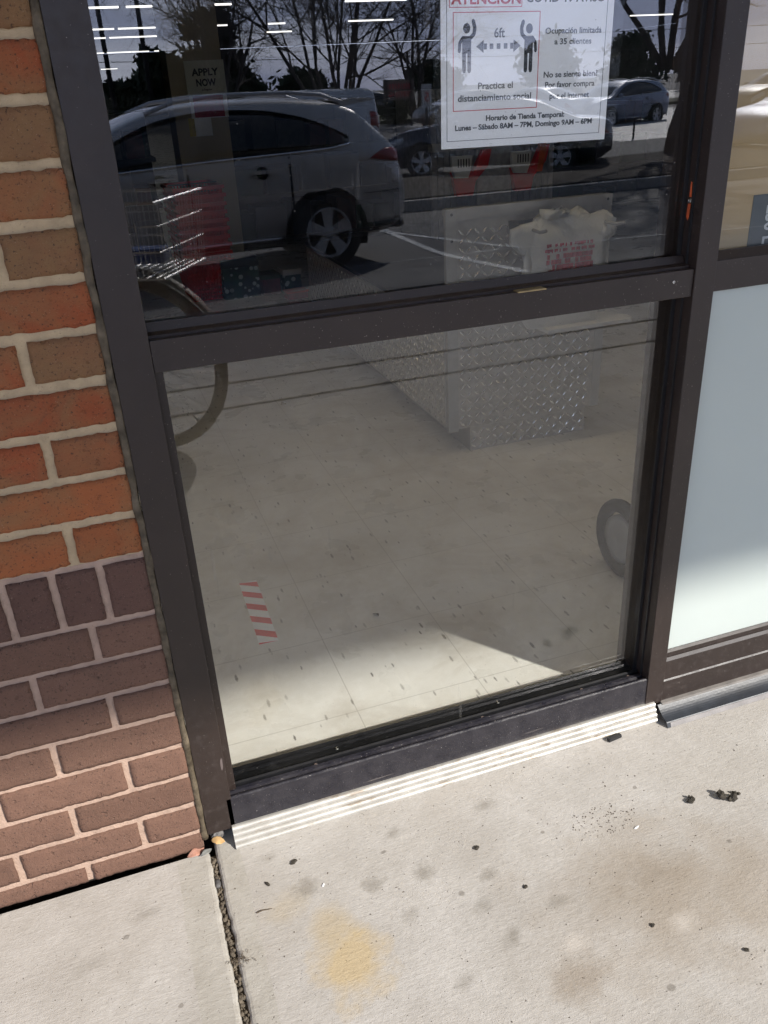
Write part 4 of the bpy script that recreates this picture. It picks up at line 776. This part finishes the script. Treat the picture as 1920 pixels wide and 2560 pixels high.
M_LINE = plain('worn_white_road_paint', (0.50, 0.50, 0.49), 0.7, var=0.4, scale=14)
stripe((4.0, 11.4), (3.42, 4.6), 0.10, M_LINE); stripe((3.55, 11.4), (4.55, 7.5), 0.09, M_LINE); stripe((4.0, 7.55), (9.0, 6.3), 0.10, M_LINE); stripe((2.6, 7.5), (4.6, 7.44), 0.06, M_LINE)
isl = thing('planting_island', 'kerbed planting island with dark bark mulch in the lot', 'planting island', (4.2, out(11.85), -0.6))
poly = [(0, 0), (9.5, 0.0), (10.6, -0.9), (10.6, -3.9), (8.5, -4.3), (1.5, -3.4), (-0.6, -1.4)]
def poly_mb(P, z0, z1):
    n = len(P); return MB().add([(x, y, z0) for x, y in P] + [(x, y, z1) for x, y in P], [tuple(range(n)), tuple(range(2 * n - 1, n - 1, -1))] + [(i, n + i, n + (i + 1) % n, (i + 1) % n) for i in range(n)])
poly_mb(poly, 0.0, 0.15).build('kerb_ring', M_KERB, isl)
mb = MB(); cx, cy = 5, -2; P2 = [(cx + (x - cx) * .965, cy + (y - cy) * .92) for x, y in poly]; mb = poly_mb(P2, 0.14, 0.175); mb.build('mulch_bed', M_MULCH, isl)
tag(MB().box(15, 60, out(40), out(21.5), -0.592, -0.590).build('drive_lane', plain('sun_bleached_concrete', (0.36, 0.36, 0.36), 0.6, scale=3)), kind='structure')
tag(MB().box(-60, 140, out(75), out(50), -0.591, -0.585).build('road', plain('pale_road', (0.26, 0.26, 0.26), 0.6, scale=1)), kind='structure')
tag(MB().box(-60, 140, out(50), out(44), -0.60, -0.45).build('grass_verge', plain('winter_grass', (0.075, 0.08, 0.03), 0.9, scale=2, var=0.4)), kind='structure')
# ---- cars
def herm(P, x):
    if x <= P[0][0]: return P[0][1]
    if x >= P[-1][0]: return P[-1][1]
    for i in range(len(P) - 1):
        if P[i][0] <= x <= P[i + 1][0]:
            h = P[i + 1][0] - P[i][0]; t = (x - P[i][0]) / h
            def m(j):
                if j <= 0 or j >= len(P) - 1: j2 = min(max(j, 0), len(P) - 2); return (P[j2 + 1][1] - P[j2][1]) / (P[j2 + 1][0] - P[j2][0])
                a = (P[j][1] - P[j - 1][1]) / (P[j][0] - P[j - 1][0]); b = (P[j + 1][1] - P[j][1]) / (P[j + 1][0] - P[j][0]); return 0 if a * b <= 0 else 2 * a * b / (a + b)
            m0, m1 = m(i) * h, m(i + 1) * h
            return (2 * t**3 - 3 * t**2 + 1) * P[i][1] + (t**3 - 2 * t**2 + t) * m0 + (-2 * t**3 + 3 * t**2) * P[i + 1][1] + (t**3 - t**2) * m1
CARS = {
 'suv': dict(L=4.77, W=1.885, wr=.372, ax=(0.985, 3.725), top=[(0, .82), (.03, 1.02), (.12, 1.14), (.34, 1.34), (.56, 1.53), (.80, 1.59), (1.4, 1.64), (2.0, 1.645), (2.5, 1.60), (2.95, 1.46), (3.35, 1.24), (3.62, 1.12), (4.0, 1.06), (4.4, .95), (4.65, .80), (4.77, .62)], belt=[(0, .80), (.2, 1.08), (.6, 1.15), (2.0, 1.12), (3.3, 1.07), (4.2, .92), (4.77, .6)],
   bot=[(0, .42), (.25, .30), (1.0, .25), (3.8, .25), (4.4, .24), (4.77, .32)], glass=(0.66, 3.50, [(.66, 1.245), (.85, 1.345), (1.15, 1.455), (1.6, 1.535), (2.0, 1.55), (2.45, 1.505), (2.9, 1.365), (3.25, 1.19), (3.50, 1.10)], [(.66, 1.215), (.85, 1.18), (1.2, 1.165), (2.0, 1.145), (3.50, 1.085)]), wind=(2.98, 3.60), rearw=(.20, .54), seams=(1.32, 2.34, 3.50)),
 'sedan': dict(L=4.75, W=1.80, wr=.325, ax=(1.02, 3.82), top=[(0, .72), (.05, .92), (.25, 1.00), (.65, 1.03), (1.0, 1.16), (1.5, 1.36), (2.0, 1.43), (2.5, 1.42), (2.9, 1.31), (3.35, 1.09), (3.6, .99), (4.1, .92), (4.5, .80), (4.7, .66), (4.75, .52)], belt=[(0, .72), (.3, .95), (1.5, .97), (3.3, .93), (4.3, .80), (4.75, .5)],
   bot=[(0, .40), (.3, .25), (1, .20), (3.8, .20), (4.4, .20), (4.75, .28)], glass=(1.0, 3.35, [(1.0, 1.04), (1.4, 1.25), (1.9, 1.35), (2.4, 1.35), (2.8, 1.25), (3.1, 1.11), (3.35, .985)], [(1.0, 1.0), (3.35, .955)]), wind=(2.85, 3.52), rearw=(.72, 1.42), seams=(1.45, 2.4, 3.35)),
 'van': dict(L=5.0, W=1.95, wr=.35, ax=(1.0, 4.0), top=[(0, 1.0), (.04, 1.5), (.10, 1.70), (.3, 1.74), (2.5, 1.76), (3.3, 1.70), (3.8, 1.45), (4.25, 1.15), (4.7, 1.0), (4.95, .8), (5.0, .6)], belt=[(0, .95), (.2, 1.08), (3.5, 1.02), (4.4, .95), (5, .6)],
   bot=[(0, .38), (.3, .26), (1, .22), (4, .22), (4.6, .22), (5, .3)], glass=(3.0, 4.05, [(3.0, 1.52), (3.4, 1.50), (3.75, 1.30), (4.05, 1.08)], [(3.0, 1.06), (4.05, 1.04)]), wind=(3.45, 4.2), rearw=(.01, .03), seams=(1.5, 2.9, 3.9)),
}
def car(name, label, kind, loc, heading, pm, cat='car', extras=(), group=None):
    D = CARS[kind]; Lc, Wc = D['L'], D['W']; t = thing(name, label, cat, loc, math.atan2(heading[1], heading[0]), group)
    wpts = [(0, .76), (.12, .90), (.45, .985), (1.0, 1.0), (Lc - 1.2, 1.0), (Lc - .5, .96), (Lc - .12, .84), (Lc, .66)]
    def sec(x):
        zt = herm(D['top'], x); be = min(herm(D['belt'], x), zt - .035); zb = herm(D['bot'], x); w = Wc / 2 * herm(wpts, x); g = max(0, min(1, (zt - be) / .45)); rw = w * (.93 - .19 * g); h = zt - be
        return [(w * .80, zb), (w * .95, zb + .05), (w * .99, zb + (be - zb) * .35), (w, zb + (be - zb) * .62), (w * .985, be - .04 * g - .01), (w * .955, be), (w * .955 + (rw - w * .955) * .52, be + h * .50), (rw + .012, be + h * .80), (rw * .95, be + h * .93), (rw * .80, be + h * .985), (rw * .45, zt + .012), (0, zt + .018)]
    def half(x, z):
        s = sec(x)
        for a, b in zip(s[:-1], s[1:]):
            if a[1] <= z <= b[1] and b[1] > a[1]: return a[0] + (b[0] - a[0]) * (z - a[1]) / (b[1] - a[1])
        return s[1][0] if z < s[1][1] else s[8][0]
    N = 88; xs = [Lc * (0.5 - 0.5 * math.cos(PI * i / N)) for i in range(N + 1)]; mb = MB(); rows = []
    for x in xs:
        s = sec(x); rows.append([(x - Lc / 2, -y, z) for y, z in s] + [(x - Lc / 2, y, z) for y, z in reversed(s[:-1])])
    m = len(rows[0]); mb.add([v for r_ in rows for v in r_], [(i * m + j, i * m + (j + 1) % m, (i + 1) * m + (j + 1) % m, (i + 1) * m + j) for i in range(N) for j in range(m)] + [tuple(range(m)), tuple(N * m + j for j in range(m - 1, -1, -1))])
    body = mb.build('body', pm, t, smooth=True)
    def band(nm, x0, x1, zlo, zhi, m_, off=.006, n=26, rows_=5, par=None, sides=(-1, 1)):
        b = MB()
        for sd in sides:
            vs = []
            for i in range(n + 1):
                x = x0 + (x1 - x0) * i / n; a = zlo(x) if callable(zlo) else zlo; c = zhi(x) if callable(zhi) else zhi
                for j in range(rows_ + 1): z = a + (c - a) * j / rows_; vs.append((x - Lc / 2, sd * (half(x, z) + off), z))
            k_ = rows_ + 1; b.add(vs, [(i * k_ + j, i * k_ + j + 1, (i + 1) * k_ + j + 1, (i + 1) * k_ + j) for i in range(n) for j in range(rows_)])
        o_ = b.build(nm, m_, par or t, smooth=True); sm = o_.modifiers.new('thick', 'SOLIDIFY'); sm.thickness = .004; sm.offset = 0; return o_
    gx0, gx1, gh, gl = D['glass']; fh, fl_ = (lambda x: herm(gh, x)), (lambda x: herm(gl, x))
    band('window', gx0, gx1, fl_, fh, M_CGLASS)
    if kind == 'suv':
        for sd in (-1, 1):
            MB().tube([(x - Lc / 2, sd * (half(x, herm(gl, x) - .012) + .010), herm(gl, x) - .012) for x in [gx0 + (gx1 - gx0) * i / 30 for i in range(31)]], .012, 8).build('chrome_strip', M_CHROME, t, smooth=True)
            MB().tube([(x - Lc / 2, sd * (half(x, herm(gh, x) + .010) + .008), herm(gh, x) + .010) for x in [gx0 + (gx1 - gx0) * i / 40 for i in range(41)]], .008, 6).build('window_seal', M_ARCH, t, smooth=True)
            MB().tube([(x - Lc / 2, sd * (half(x, .36) + .012), .36) for x in [1.45 + 1.85 * i / 20 for i in range(21)]], .014, 8).build('sill_strip', M_CHROME, t, smooth=True)
        band('rocker', 1.42, 3.30, .255, .33, M_DKMETAL, .006, rows_=2)
        for sd in (-1, 1):
            MB().tube([(-Lc / 2 + .62, sd * .60, 1.57), (-Lc / 2 + .85, sd * .615, 1.65), (-Lc / 2 + 1.2, sd * .62, 1.685), (-Lc / 2 + 1.9, sd * .63, 1.695), (-Lc / 2 + 2.35, sd * .63, 1.655), (-Lc / 2 + 2.62, sd * .64, 1.57)], .020, 8).build('roof_rail', M_RIM, t, smooth=True)
        MB().add([(-Lc / 2 + .74, -.56, 1.595), (-Lc / 2 + .30, -.54, 1.60), (-Lc / 2 + .24, -.54, 1.575), (-Lc / 2 + .56, -.56, 1.54), (-Lc / 2 + .74, .56, 1.595), (-Lc / 2 + .30, .54, 1.60), (-Lc / 2 + .24, .54, 1.575), (-Lc / 2 + .56, .56, 1.54)], [(0, 1, 2, 3), (4, 7, 6, 5), (0, 4, 5, 1), (1, 5, 6, 2), (2, 6, 7, 3), (3, 7, 4, 0)]).build('spoiler', pm, t)
        band('tail_light', .045, .47, lambda x: .985 + .06 * (x - .045) / .43, lambda x: 1.05 + .08 * math.sin(PI * min(1, (x) / .47)), M_TAIL, .012, 12, 4)
        band('bumper_trim', .02, .55, .33, .42, M_DKMETAL, .010, 8, 2); band('bumper_line', .03, .55, .715, .722, M_ARCH, .005, 10, 1)
        for xh in (1.62, 2.62):
            for sd in (-1, 1):
                y = sd * (half(xh, 1.0) + .004); hd = MB().rev((xh - Lc / 2, y, .995), (0, sd, 0), [(0, .0), (.05, .001), (.062, .006)], 20).build('handle_recess', M_ARCH, t); MB().box(xh - Lc / 2 - .11, xh - Lc / 2 + .12, y + sd * .022 - .016, y + sd * .022 + .016, .985, 1.022).build('handle', pm, t, bevel=.006)
        for sd in (-1, 1): MB().blob((3.30 - Lc / 2, sd * 1.02, 1.16), (.07, .11, .075), 1, 2, .05).build('mirror', pm, t, smooth=True)
    else:
        band('tail_light', .04, .30, lambda x: herm(D['belt'], x) - .22 if kind == 'van' else .72, lambda x: herm(D['belt'], x) + (.12 if kind == 'van' else -.06), M_TAIL, .010, 8, 3)
        for sd in (-1, 1): MB().blob((herm(D['belt'], 0) * 0 + D['glass'][1] - .25 - Lc / 2, sd * (Wc / 2 + .06), herm(gl, gx1) + .07), (.07, .10, .06), 2, 2, .05).build('mirror', pm, t, smooth=True)
    band('headlight', Lc - .55, Lc - .10, lambda x: herm(D['top'], x) - .21, lambda x: herm(D['top'], x) - .08, M_HEAD, .008, 8, 3)
    for sx in D['seams']: band('door_seam', sx, sx + .020, .36, lambda x: herm(D['belt'], x) - .02, M_ARCH, .004, 1, 8)
    # windscreen and rear glass follow the roof line between two stations
    for nm, (a, c) in (('windscreen', D['wind']), ('rear_window', D['rearw'])):
        b = MB(); vs = []
        for i in range(9):
            x = a + (c - a) * i / 8; s = sec(x)
            for yy in (-.92, -.5, 0, .5, .92): z_ = herm(D['top'], x) + .026 - .03 * yy * yy; vs.append((x - Lc / 2, yy * s[9][0], z_))
        b.add(vs, [(i * 5 + j, i * 5 + j + 1, (i + 1) * 5 + j + 1, (i + 1) * 5 + j) for i in range(8) for j in range(4)]); o_ = b.build(nm, M_CGLASS, t, smooth=True); sm = o_.modifiers.new('thick', 'SOLIDIFY'); sm.thickness = .006
    wr = D['wr']
    for xa in D['ax']:
        for sd in (-1, 1):
            yo = half(xa, .6); xw = xa - Lc / 2; R = wr * 1.20
            a_ = MB(); n = 30; P = [(xw + R * math.cos(k * PI / n), max(.20, wr + R * math.sin(k * PI / n))) for k in range(n + 1)] + [(xw - R * .97, .22), (xw + R * .97, .22)]; a_.prism_y(P, sd * (yo - .25), sd * (yo + .007)); a_.build('wheel_arch', M_ARCH, t)
            wh = MB().rev((xw, sd * (yo - .05), wr), (0, sd, 0), [(wr * .66, -.09), (wr * .93, -.10), (wr, -.07), (wr, .075), (wr * .965, .098), (wr * .80, .106), (wr * .68, .098), (wr * .66, .08)], 40).build('wheel', M_TYRE, t, smooth=True)
            rim = MB(); yb = sd * (yo - .05); rim.rev((xw, yb, wr), (0, sd, 0), [(wr * .67, .098), (wr * .655, .104), (wr * .625, .100), (wr * .61, .04)], 36)
            for k in range(5):
                an = PI / 2 + 2 * PI * k / 5; d = Vector((math.cos(an), 0, math.sin(an))); e = Vector((-math.sin(an), 0, math.cos(an))); c0 = Vector((xw, yb + sd * .075, wr)); T = Vector((0, sd * .016, 0))
                q_ = [c0 + d * .05 - e * wr * .10, c0 + d * wr * .64 - e * wr * .19, c0 + d * wr * .64 + e * wr * .19, c0 + d * .05 + e * wr * .10]; q_[1] += Vector((0, sd * .014, 0)); q_[2] += Vector((0, sd * .014, 0)); q2 = [v - T for v in q_]
                rim.add(q_ + q2, [(0, 1, 2, 3), (7, 6, 5, 4), (0, 4, 5, 1), (1, 5, 6, 2), (2, 6, 7, 3), (3, 7, 4, 0)])
            rim.rev((xw, yb, wr), (0, sd, 0), [(0, .092), (.045, .090), (.06, .075), (.06, .04)], 20); rim.build('rim', M_RIM, wh)
            MB().rev((xw, yb, wr), (0, sd, 0), [(0, .03), (wr * .62, .03)], 28).build('brake_dark', M_ARCH, wh)
    return t
h = Vector((-0.9976, 0.07)); lf = Vector((-h.y, h.x)); con = Vector((2.38, out(7.72))); ctr = con + lf * 0.86 - h * (-4.77 / 2 + 0.985)
car('parked_suv', 'silver grey SUV parked side on at the kerb and mirrored in the glass', 'suv', (ctr.x, ctr.y, lot_z(con.y)), h, M_SILVER)
h = Vector((-0.87, -0.49)); car('parked_sedan', 'dark navy sedan beyond the planting island, its bonnet lit white', 'sedan', (8.55, out(16.4), -0.6), h, M_NAVY)
car('parked_van', 'plain white van parked beyond the SUV with a red tail lamp', 'van', (5.45, out(22.9), -0.6), (-1, -0.02), M_WHITEC, 'van')
car('parked_pickup', 'blue grey SUV far off between the notice and the mullion', 'suv', (20.6, out(30.5), -0.75), (-0.95, 0.3), M_LSILV)
car('parked_car', 'white car half hidden behind the notice', 'sedan', (17.6, out(31.5), -0.6), (-0.4, -0.9), M_WHITEC)
car('parked_car', 'bronze tan sedan on the far side of the lot', 'sedan', (16.9, out(36.5), -0.6), (-1, 0.1), M_TANC)
car('parked_car', 'black sedan driving along the far road', 'sedan', (18.0, out(54), -0.58), (-1, 0), M_BLKC)
car('parked_car', 'blue grey sedan seen in the right hand upper pane', 'sedan', (16.6, out(15.9), -0.6), (-1, 0.05), M_LSILV)
car('parked_car', 'black SUV farther off in the right hand upper pane', 'suv', (25.6, out(27), -0.6), (-1, 0.05), M_BLKC)
# ---- bicycle on the walk
bx = thing('bicycle', 'bicycle with a wire front basket standing on the walk by the kerb', 'bicycle', (0.114, out(2.038), -0.045), math.atan2(0.5, 0.866))
wrad = 0.335
def bike_wheel(xc, seed):
    w = MB().ring((xc, 0, wrad), (0, 1, 0), wrad - 0.023, 0.023, 60, 10).build('wheel', M_BROWNTYRE, bx, smooth=True)
    MB().rev((xc, 0, wrad), (0, 1, 0), [(wrad - .048, -.010), (wrad - .038, -.013), (wrad - .034, 0), (wrad - .038, .013), (wrad - .048, .010), (wrad - .048, -.010)], 60).build('rim', plain('dull_brown_rim', (0.16, 0.12, 0.075), 0.4), w, smooth=True)
    m = MB()
    for k in range(32):
        a = 2 * PI * k / 32; s = 1 if k % 2 else -1; b = a + (0.9 if (k // 2) % 2 else -0.9); m.tube([(xc + .018 * math.cos(b), s * .028, wrad + .018 * math.sin(b)), (xc + (wrad - .046) * math.cos(a), 0, wrad + (wrad - .046) * math.sin(a))], .0011, 4)
    m.build('spokes', M_DKMETAL, w); MB().tube([(xc, -.045, wrad), (xc, .045, wrad)], .013, 10).build('hub', M_STEEL, w)
    MB().tube([(xc + (wrad - .05) * math.cos(-.85), 0, wrad + (wrad - .05) * math.sin(-.85)), (xc + (wrad - .085) * math.cos(-.85), 0, wrad + (wrad - .085) * math.sin(-.85))], .004, 6).build('valve', M_DKMETAL, w)
bike_wheel(0, 1); bike_wheel(-1.04, 2)
for xc, a0, a1 in ((0, .35, 2.6), (-1.04, .6, 3.3)):
    b = MB(); vs = []; N = 24
    for i in range(N + 1):
        a = a0 + (a1 - a0) * i / N
        for j in (-1, -.5, 0, .5, 1): R = .362 - .008 * j * j; vs.append((xc + R * math.cos(a), .028 * j, wrad + R * math.sin(a)))
    b.add(vs, [(i * 5 + j, i * 5 + j + 1, i * 5 + j + 6, i * 5 + j + 5) for i in range(N) for j in range(4)]); o = b.build('fender', plain('tan_fender', (0.13, 0.10, 0.065), 0.6), bx, smooth=True); s_ = o.modifiers.new('thick', 'SOLIDIFY'); s_.thickness = .0015
MB().tube([(0, -.052, wrad), (-.03, -.05, .48), (-.09, -.035, .70)], .011, 8).build('fork_blade', M_DKMETAL, bx, smooth=True); MB().tube([(0, .052, wrad), (-.03, .05, .48), (-.09, .035, .70)], .011, 8).build('fork_blade', M_DKMETAL, bx, smooth=True)
MB().tube([(-.085, 0, .68), (-.135, 0, .86)], .019, 10).tube([(-.10, 0, .72), (-.56, 0, .30)], .018, 10).tube([(-.125, 0, .82), (-.66, 0, .64)], .016, 10).tube([(-.56, 0, .30), (-.70, 0, .78)], .016, 10).tube([(-.56, -.03, .30), (-1.04, -.06, wrad)], .010, 8).tube([(-.56, .03, .30), (-1.04, .06, wrad)], .010, 8).tube([(-.68, .01, .70), (-1.04, .06, wrad)], .008, 8).tube([(-.68, -.01, .70), (-1.04, -.06, wrad)], .008, 8).build('frame', M_BLUE, bx, smooth=True)
MB().tube([(-.135, 0, .86), (-.15, 0, .96)], .012, 8).tube([(-.30, -.30, .98), (-.16, -.22, 1.0), (-.13, 0, .97), (-.16, .22, 1.0), (-.30, .30, .98)], .011, 8).build('handlebar', M_STEEL, bx, smooth=True)
MB().tube([(-.70, 0, .76), (-.725, 0, .88)], .012, 8).build('seat_post', M_STEEL, bx); MB().blob((-.74, 0, .91), (.14, .085, .035), 4, 3, .15).build('saddle', M_RUBBER, bx, smooth=True)
MB().rev((-.56, .04, .30), (0, 1, 0), [(0, 0), (.09, 0), (.09, .004), (0, .004)], 24).build('chainring', M_STEEL, bx); MB().tube([(-.56, .06, .30), (-.50, .06, .14)], .008, 6).tube([(-.56, -.06, .30), (-.62, -.06, .46)], .008, 6).build('crank', M_STEEL, bx)
bs = MB(); x0, x1, yh, z0, z1 = -.05, .23, .18, .69, .93
def bp(u, a, side):
    g = 1 + .10 * u; hx, hy = (x1 - x0) / 2 * g, yh * g; cx = (x0 + x1) / 2; return {0: (cx + a * hx, -hy), 1: (cx + hx, a * hy), 2: (cx - a * hx, hy), 3: (cx - hx, -a * hy)}[side]
for side in range(4):
    for k in range(17):
        a = -1 + 2 * k / 16; p, q_ = bp(0, a, side), bp(1, a, side); bs.tube([(p[0], p[1], z0), (q_[0], q_[1], z1)], .0017, 6)
for u in (0, .36, .7, 1):
    c = [bp(u, -1, s) for s in range(4)]; bs.tube([(p[0], p[1], z0 + (z1 - z0) * u) for p in c], 0.0048 if u in (0, 1) else .0030, 6, True)
for k in range(9): xx = x0 + (x1 - x0) * k / 8; bs.tube([(xx, -yh, z0), (xx, yh, z0)], .0016, 4)
bs.build('wire_basket', M_WIRE, bx)
tag(MB().box(-.07, .07, -.045, .045, 0, .05).build('cable_lock', M_BLUE, None, bevel=.01, loc=(0.20, out(1.99) , 0.668), rotz=.4), 'blue lock lying in the bicycle basket', 'lock')
# ---- trees, poles, signs
def bare_tree(name, label, x, d, zb, stems, seed, h0, spread, r0=.09, lv=4, group=None):
    t = thing(name, label, 'tree', (x, out(d), zb), 0, group); q = random.Random(seed); tr, br = MB(), MB()
    def grow(p, dr, Lg, r, lev):
        pts = [p]; rs = [r]; n = 5; dd = dr.copy(); kids = []
        for i in range(n):
            dd = (dd + Vector((q.gauss(0, .10), q.gauss(0, .10), q.gauss(.02, .06)))).normalized(); pts.append(pts[-1] + dd * Lg / n); rs.append(r * (1 - .62 * (i + 1) / n)); kids.append((pts[-1], dd.copy(), rs[-1]))
        (tr if lev == 0 else br).tube(pts, rs, 7 if lev == 0 else 4 if lev < 3 else 3)
        if lev < lv:
            for i, (pp, d2, rr) in enumerate(kids):
                if lev == 0 and i < 1: continue
                for _ in range(2 if q.random() < .25 else 1):
                    ax = Vector((q.gauss(0, 1), q.gauss(0, 1), q.gauss(0, .6))); ax = (ax - d2 * ax.dot(d2)).normalized(); an = q.uniform(.45, .95); nd = (d2 * math.cos(an) + ax * math.sin(an)).normalized()
                    grow(pp, nd, Lg * q.uniform(.42, .62), max(.006, rr * .62), lev + 1)
    for k in range(stems):
        a = 2 * PI * k / stems + q.uniform(-.3, .3); s = spread * q.uniform(.5, 1.15); grow(Vector((.10 * math.cos(a), .10 * math.sin(a), 0)), Vector((s * math.cos(a), s * math.sin(a), 1)).normalized(), h0 * q.uniform(.8, 1.1), r0 * q.uniform(.8, 1.1), 0)
    tr.build('trunk', M_BARK, t, smooth=True); br.build('branches', M_BARK, t); return t
bare_tree('bare_tree', 'bare many stemmed tree spreading behind the white van', 7.9, 26, -0.6, 9, 4, 6.2, .42, .075)
bare_tree('bare_tree', 'bare tree on the planting island nearest the right mullion', 12.3, 15.6, -0.45, 1, 12, 2.4, .03, .20, 0)
bare_tree('bare_tree', 'bare vase shaped crown at the right edge of the upper pane', 12.35, 15.9, 1.2, 7, 21, 3.6, .55, .075)
bare_tree('bare_tree', 'bare tree behind the right hand upper pane', 22.5, 20, -0.6, 5, 33, 6.0, .35, .10)
bare_tree('bare_tree', 'bare twiggy tree far left of the utility pole', 17.5, 44, -0.6, 4, 41, 6.5, .35, .12)
bare_tree('bare_tree', 'bare pale tree above the dark evergreens', 6.6, 40, -0.6, 4, 55, 6.5, .25, .12)
def leafy(name, label, x, d, zb, w, h, seed, m, leaf=.22, n=2600, group=None, trunk=True):
    t = thing(name, label, 'tree' if trunk else 'bush', (x, out(d), zb), 0, group); q = random.Random(seed); mb = MB()
    cl = [(q.gauss(0, .33) * w, q.gauss(0, .33) * w, h * (.22 + .70 * q.random() ** .9)) for _ in range(26)]
    for i in range(n):
        c = cl[q.randrange(26)]; k = (1.25 - .75 * c[2] / h); R = w * .30 * k
        p = Vector((c[0] * k + q.gauss(0, R * .6), c[1] * k + q.gauss(0, R * .6), max(.05, c[2] + q.gauss(0, R * .55)))); u = Vector((q.gauss(0, 1), q.gauss(0, 1), q.gauss(0, 1))).normalized(); v = u.orthogonal().normalized(); s = leaf * q.uniform(.5, 1.2)
        mb.add([p - u * s, p - v * s * .45, p + u * s, p + v * s * .45], [(0, 1, 2, 3)])
    mb.build('crown', m, t, fix=False)
    if trunk: MB().tube([(0, 0, 0), (.05, 0, h * .4), (0, .04, h * .8)], [.16, .12, .05], 8).build('trunk', M_BARK, t, smooth=True)
    return t
leafy('evergreen_tree', 'tall dark evergreen rising behind the APPLY NOW column', 7.3, 45, -0.6, 2.0, 5.6, 1, M_GREEN, .26, 4200); leafy('evergreen_tree', 'broad dark evergreen left of the tallest one', 5.0, 47, -0.6, 1.9, 4.0, 2, M_GREEN, .26, 3600); leafy('evergreen_tree', 'low dark evergreen at the far left of the glass', 3.0, 48, -0.6, 1.8, 2.6, 3, M_GREEN, .26, 2600)
for i, (x, d, w, hh, lb) in enumerate(((11.5, 62, 5, 3.6, 'low evergreen behind the bare stems'), (17.0, 66, 5, 3.4, 'low evergreen left of the road signs'), (29.0, 70, 5, 3.8, 'round evergreen behind the notice'), (37.5, 66, 6, 5.6, 'dark evergreen left of the small car'), (45.0, 66, 6, 5.0, 'dark evergreen above the blue grey SUV'), (56.0, 72, 6, 4.2, 'evergreen far beyond the right hand pane'))): leafy('evergreen_tree', lb, x, d, -0.6, w * .55, hh * .85, 20 + i, M_GREEN, .34, 3000)
leafy('hedge_bush', 'olive hedge bush on the verge by the road', 16.2, 43.0, -0.6, 1.6, 1.1, 9, M_BUSHG, .10, 1500, None, False)
for x, d, lb in ((2.18, 40, 'dark lamp post nearest the left jamb'), (3.76, 40, 'dark lamp post right of the first post')):
    t = thing('lamp_post', lb, 'lamp post', (x, out(d), -0.6), 0, 'lamp posts in the lot'); MB().tube([(0, 0, 0.6), (0, 0, 9)], [.11, .08], 10).build('pole', M_DKMETAL, t, smooth=True); MB().rev((0, 0, 0), (0, 0, 1), [(0, .6), (.25, .6), (.25, 0)], 16).build('base', M_KERB, t); MB().box(-.5, .5, -.2, .2, 9.0, 9.15).build('lamp_head', M_DKMETAL, t)
t = thing('utility_pole', 'distant utility pole with one cross arm', 'utility pole', (23.08, out(60), -0.6)); MB().tube([(0, 0, 0), (0, 0, 3.75)], [.12, .09], 8).build('pole', M_BARK, t); MB().box(-.45, .45, -.05, .05, 3.45, 3.54).build('cross_arm', M_BARK, t)
for z0, z1, lb in ((3.90, 3.84, 'upper power line crossing the sky'), (3.55, 2.62, 'lower power line sloping behind the trees')):
    tag(MB().tube([(-30, out(60), z0), (0, out(60), z0 - .15), (30, out(60), z1), (80, out(60), z1 + .1)], .022, 5).build('power_line', M_DKMETAL), lb, 'power line', 'power lines over the road')
t = thing('shop_banner', 'weathered banner board with red lettering beyond the van', 'banner', (14.29, out(40), -0.6)); MB().box(0, 1.5, 0, .06, 1.15, 2.0).build('board', plain('weathered_board', (0.22, 0.17, 0.14), 0.7), t); MB().box(.1, .17, .065, .13, 0, 2.0).box(1.3, 1.37, .065, .13, 0, 2.0).build('post', M_BARK, t)
mb = MB(); q = random.Random(8)
for r_ in range(2):
    x = .12
    while x < 1.3: w = q.uniform(.06, .14); mb.box(x, x + w, .061, .064, 1.28 + .33 * r_, 1.50 + .33 * r_); x += w + .05
mb.build('red_lettering', M_INKR, t)
t = thing('price_sign', 'white board sign with a red figure five beside the notice', 'sign', (12.29, out(30), -0.6)); MB().box(-.02, .36, -.04, 0, 1.0, 1.75).build('board', M_WHITEPL, t); mb = MB(); glyphs(mb, '5', 0, 0, .42, 0, 'CENTER', .01, M=Matrix.Translation((.17, .006, 1.20)) @ Matrix.Rotation(PI, 4, 'Z')); mb.build('red_figure', M_INKR, t, fix=False); MB().box(.14, .20, -.10, -.041, 0, 1.7).build('post', M_DKMETAL, t)
tag(MB().tube([(15.83, out(22.08), -.6), (15.83, out(22.08), -.02)], .03, 8).build('marker_post', M_DKMETAL), 'short dark marker post on the bright lane', 'post')
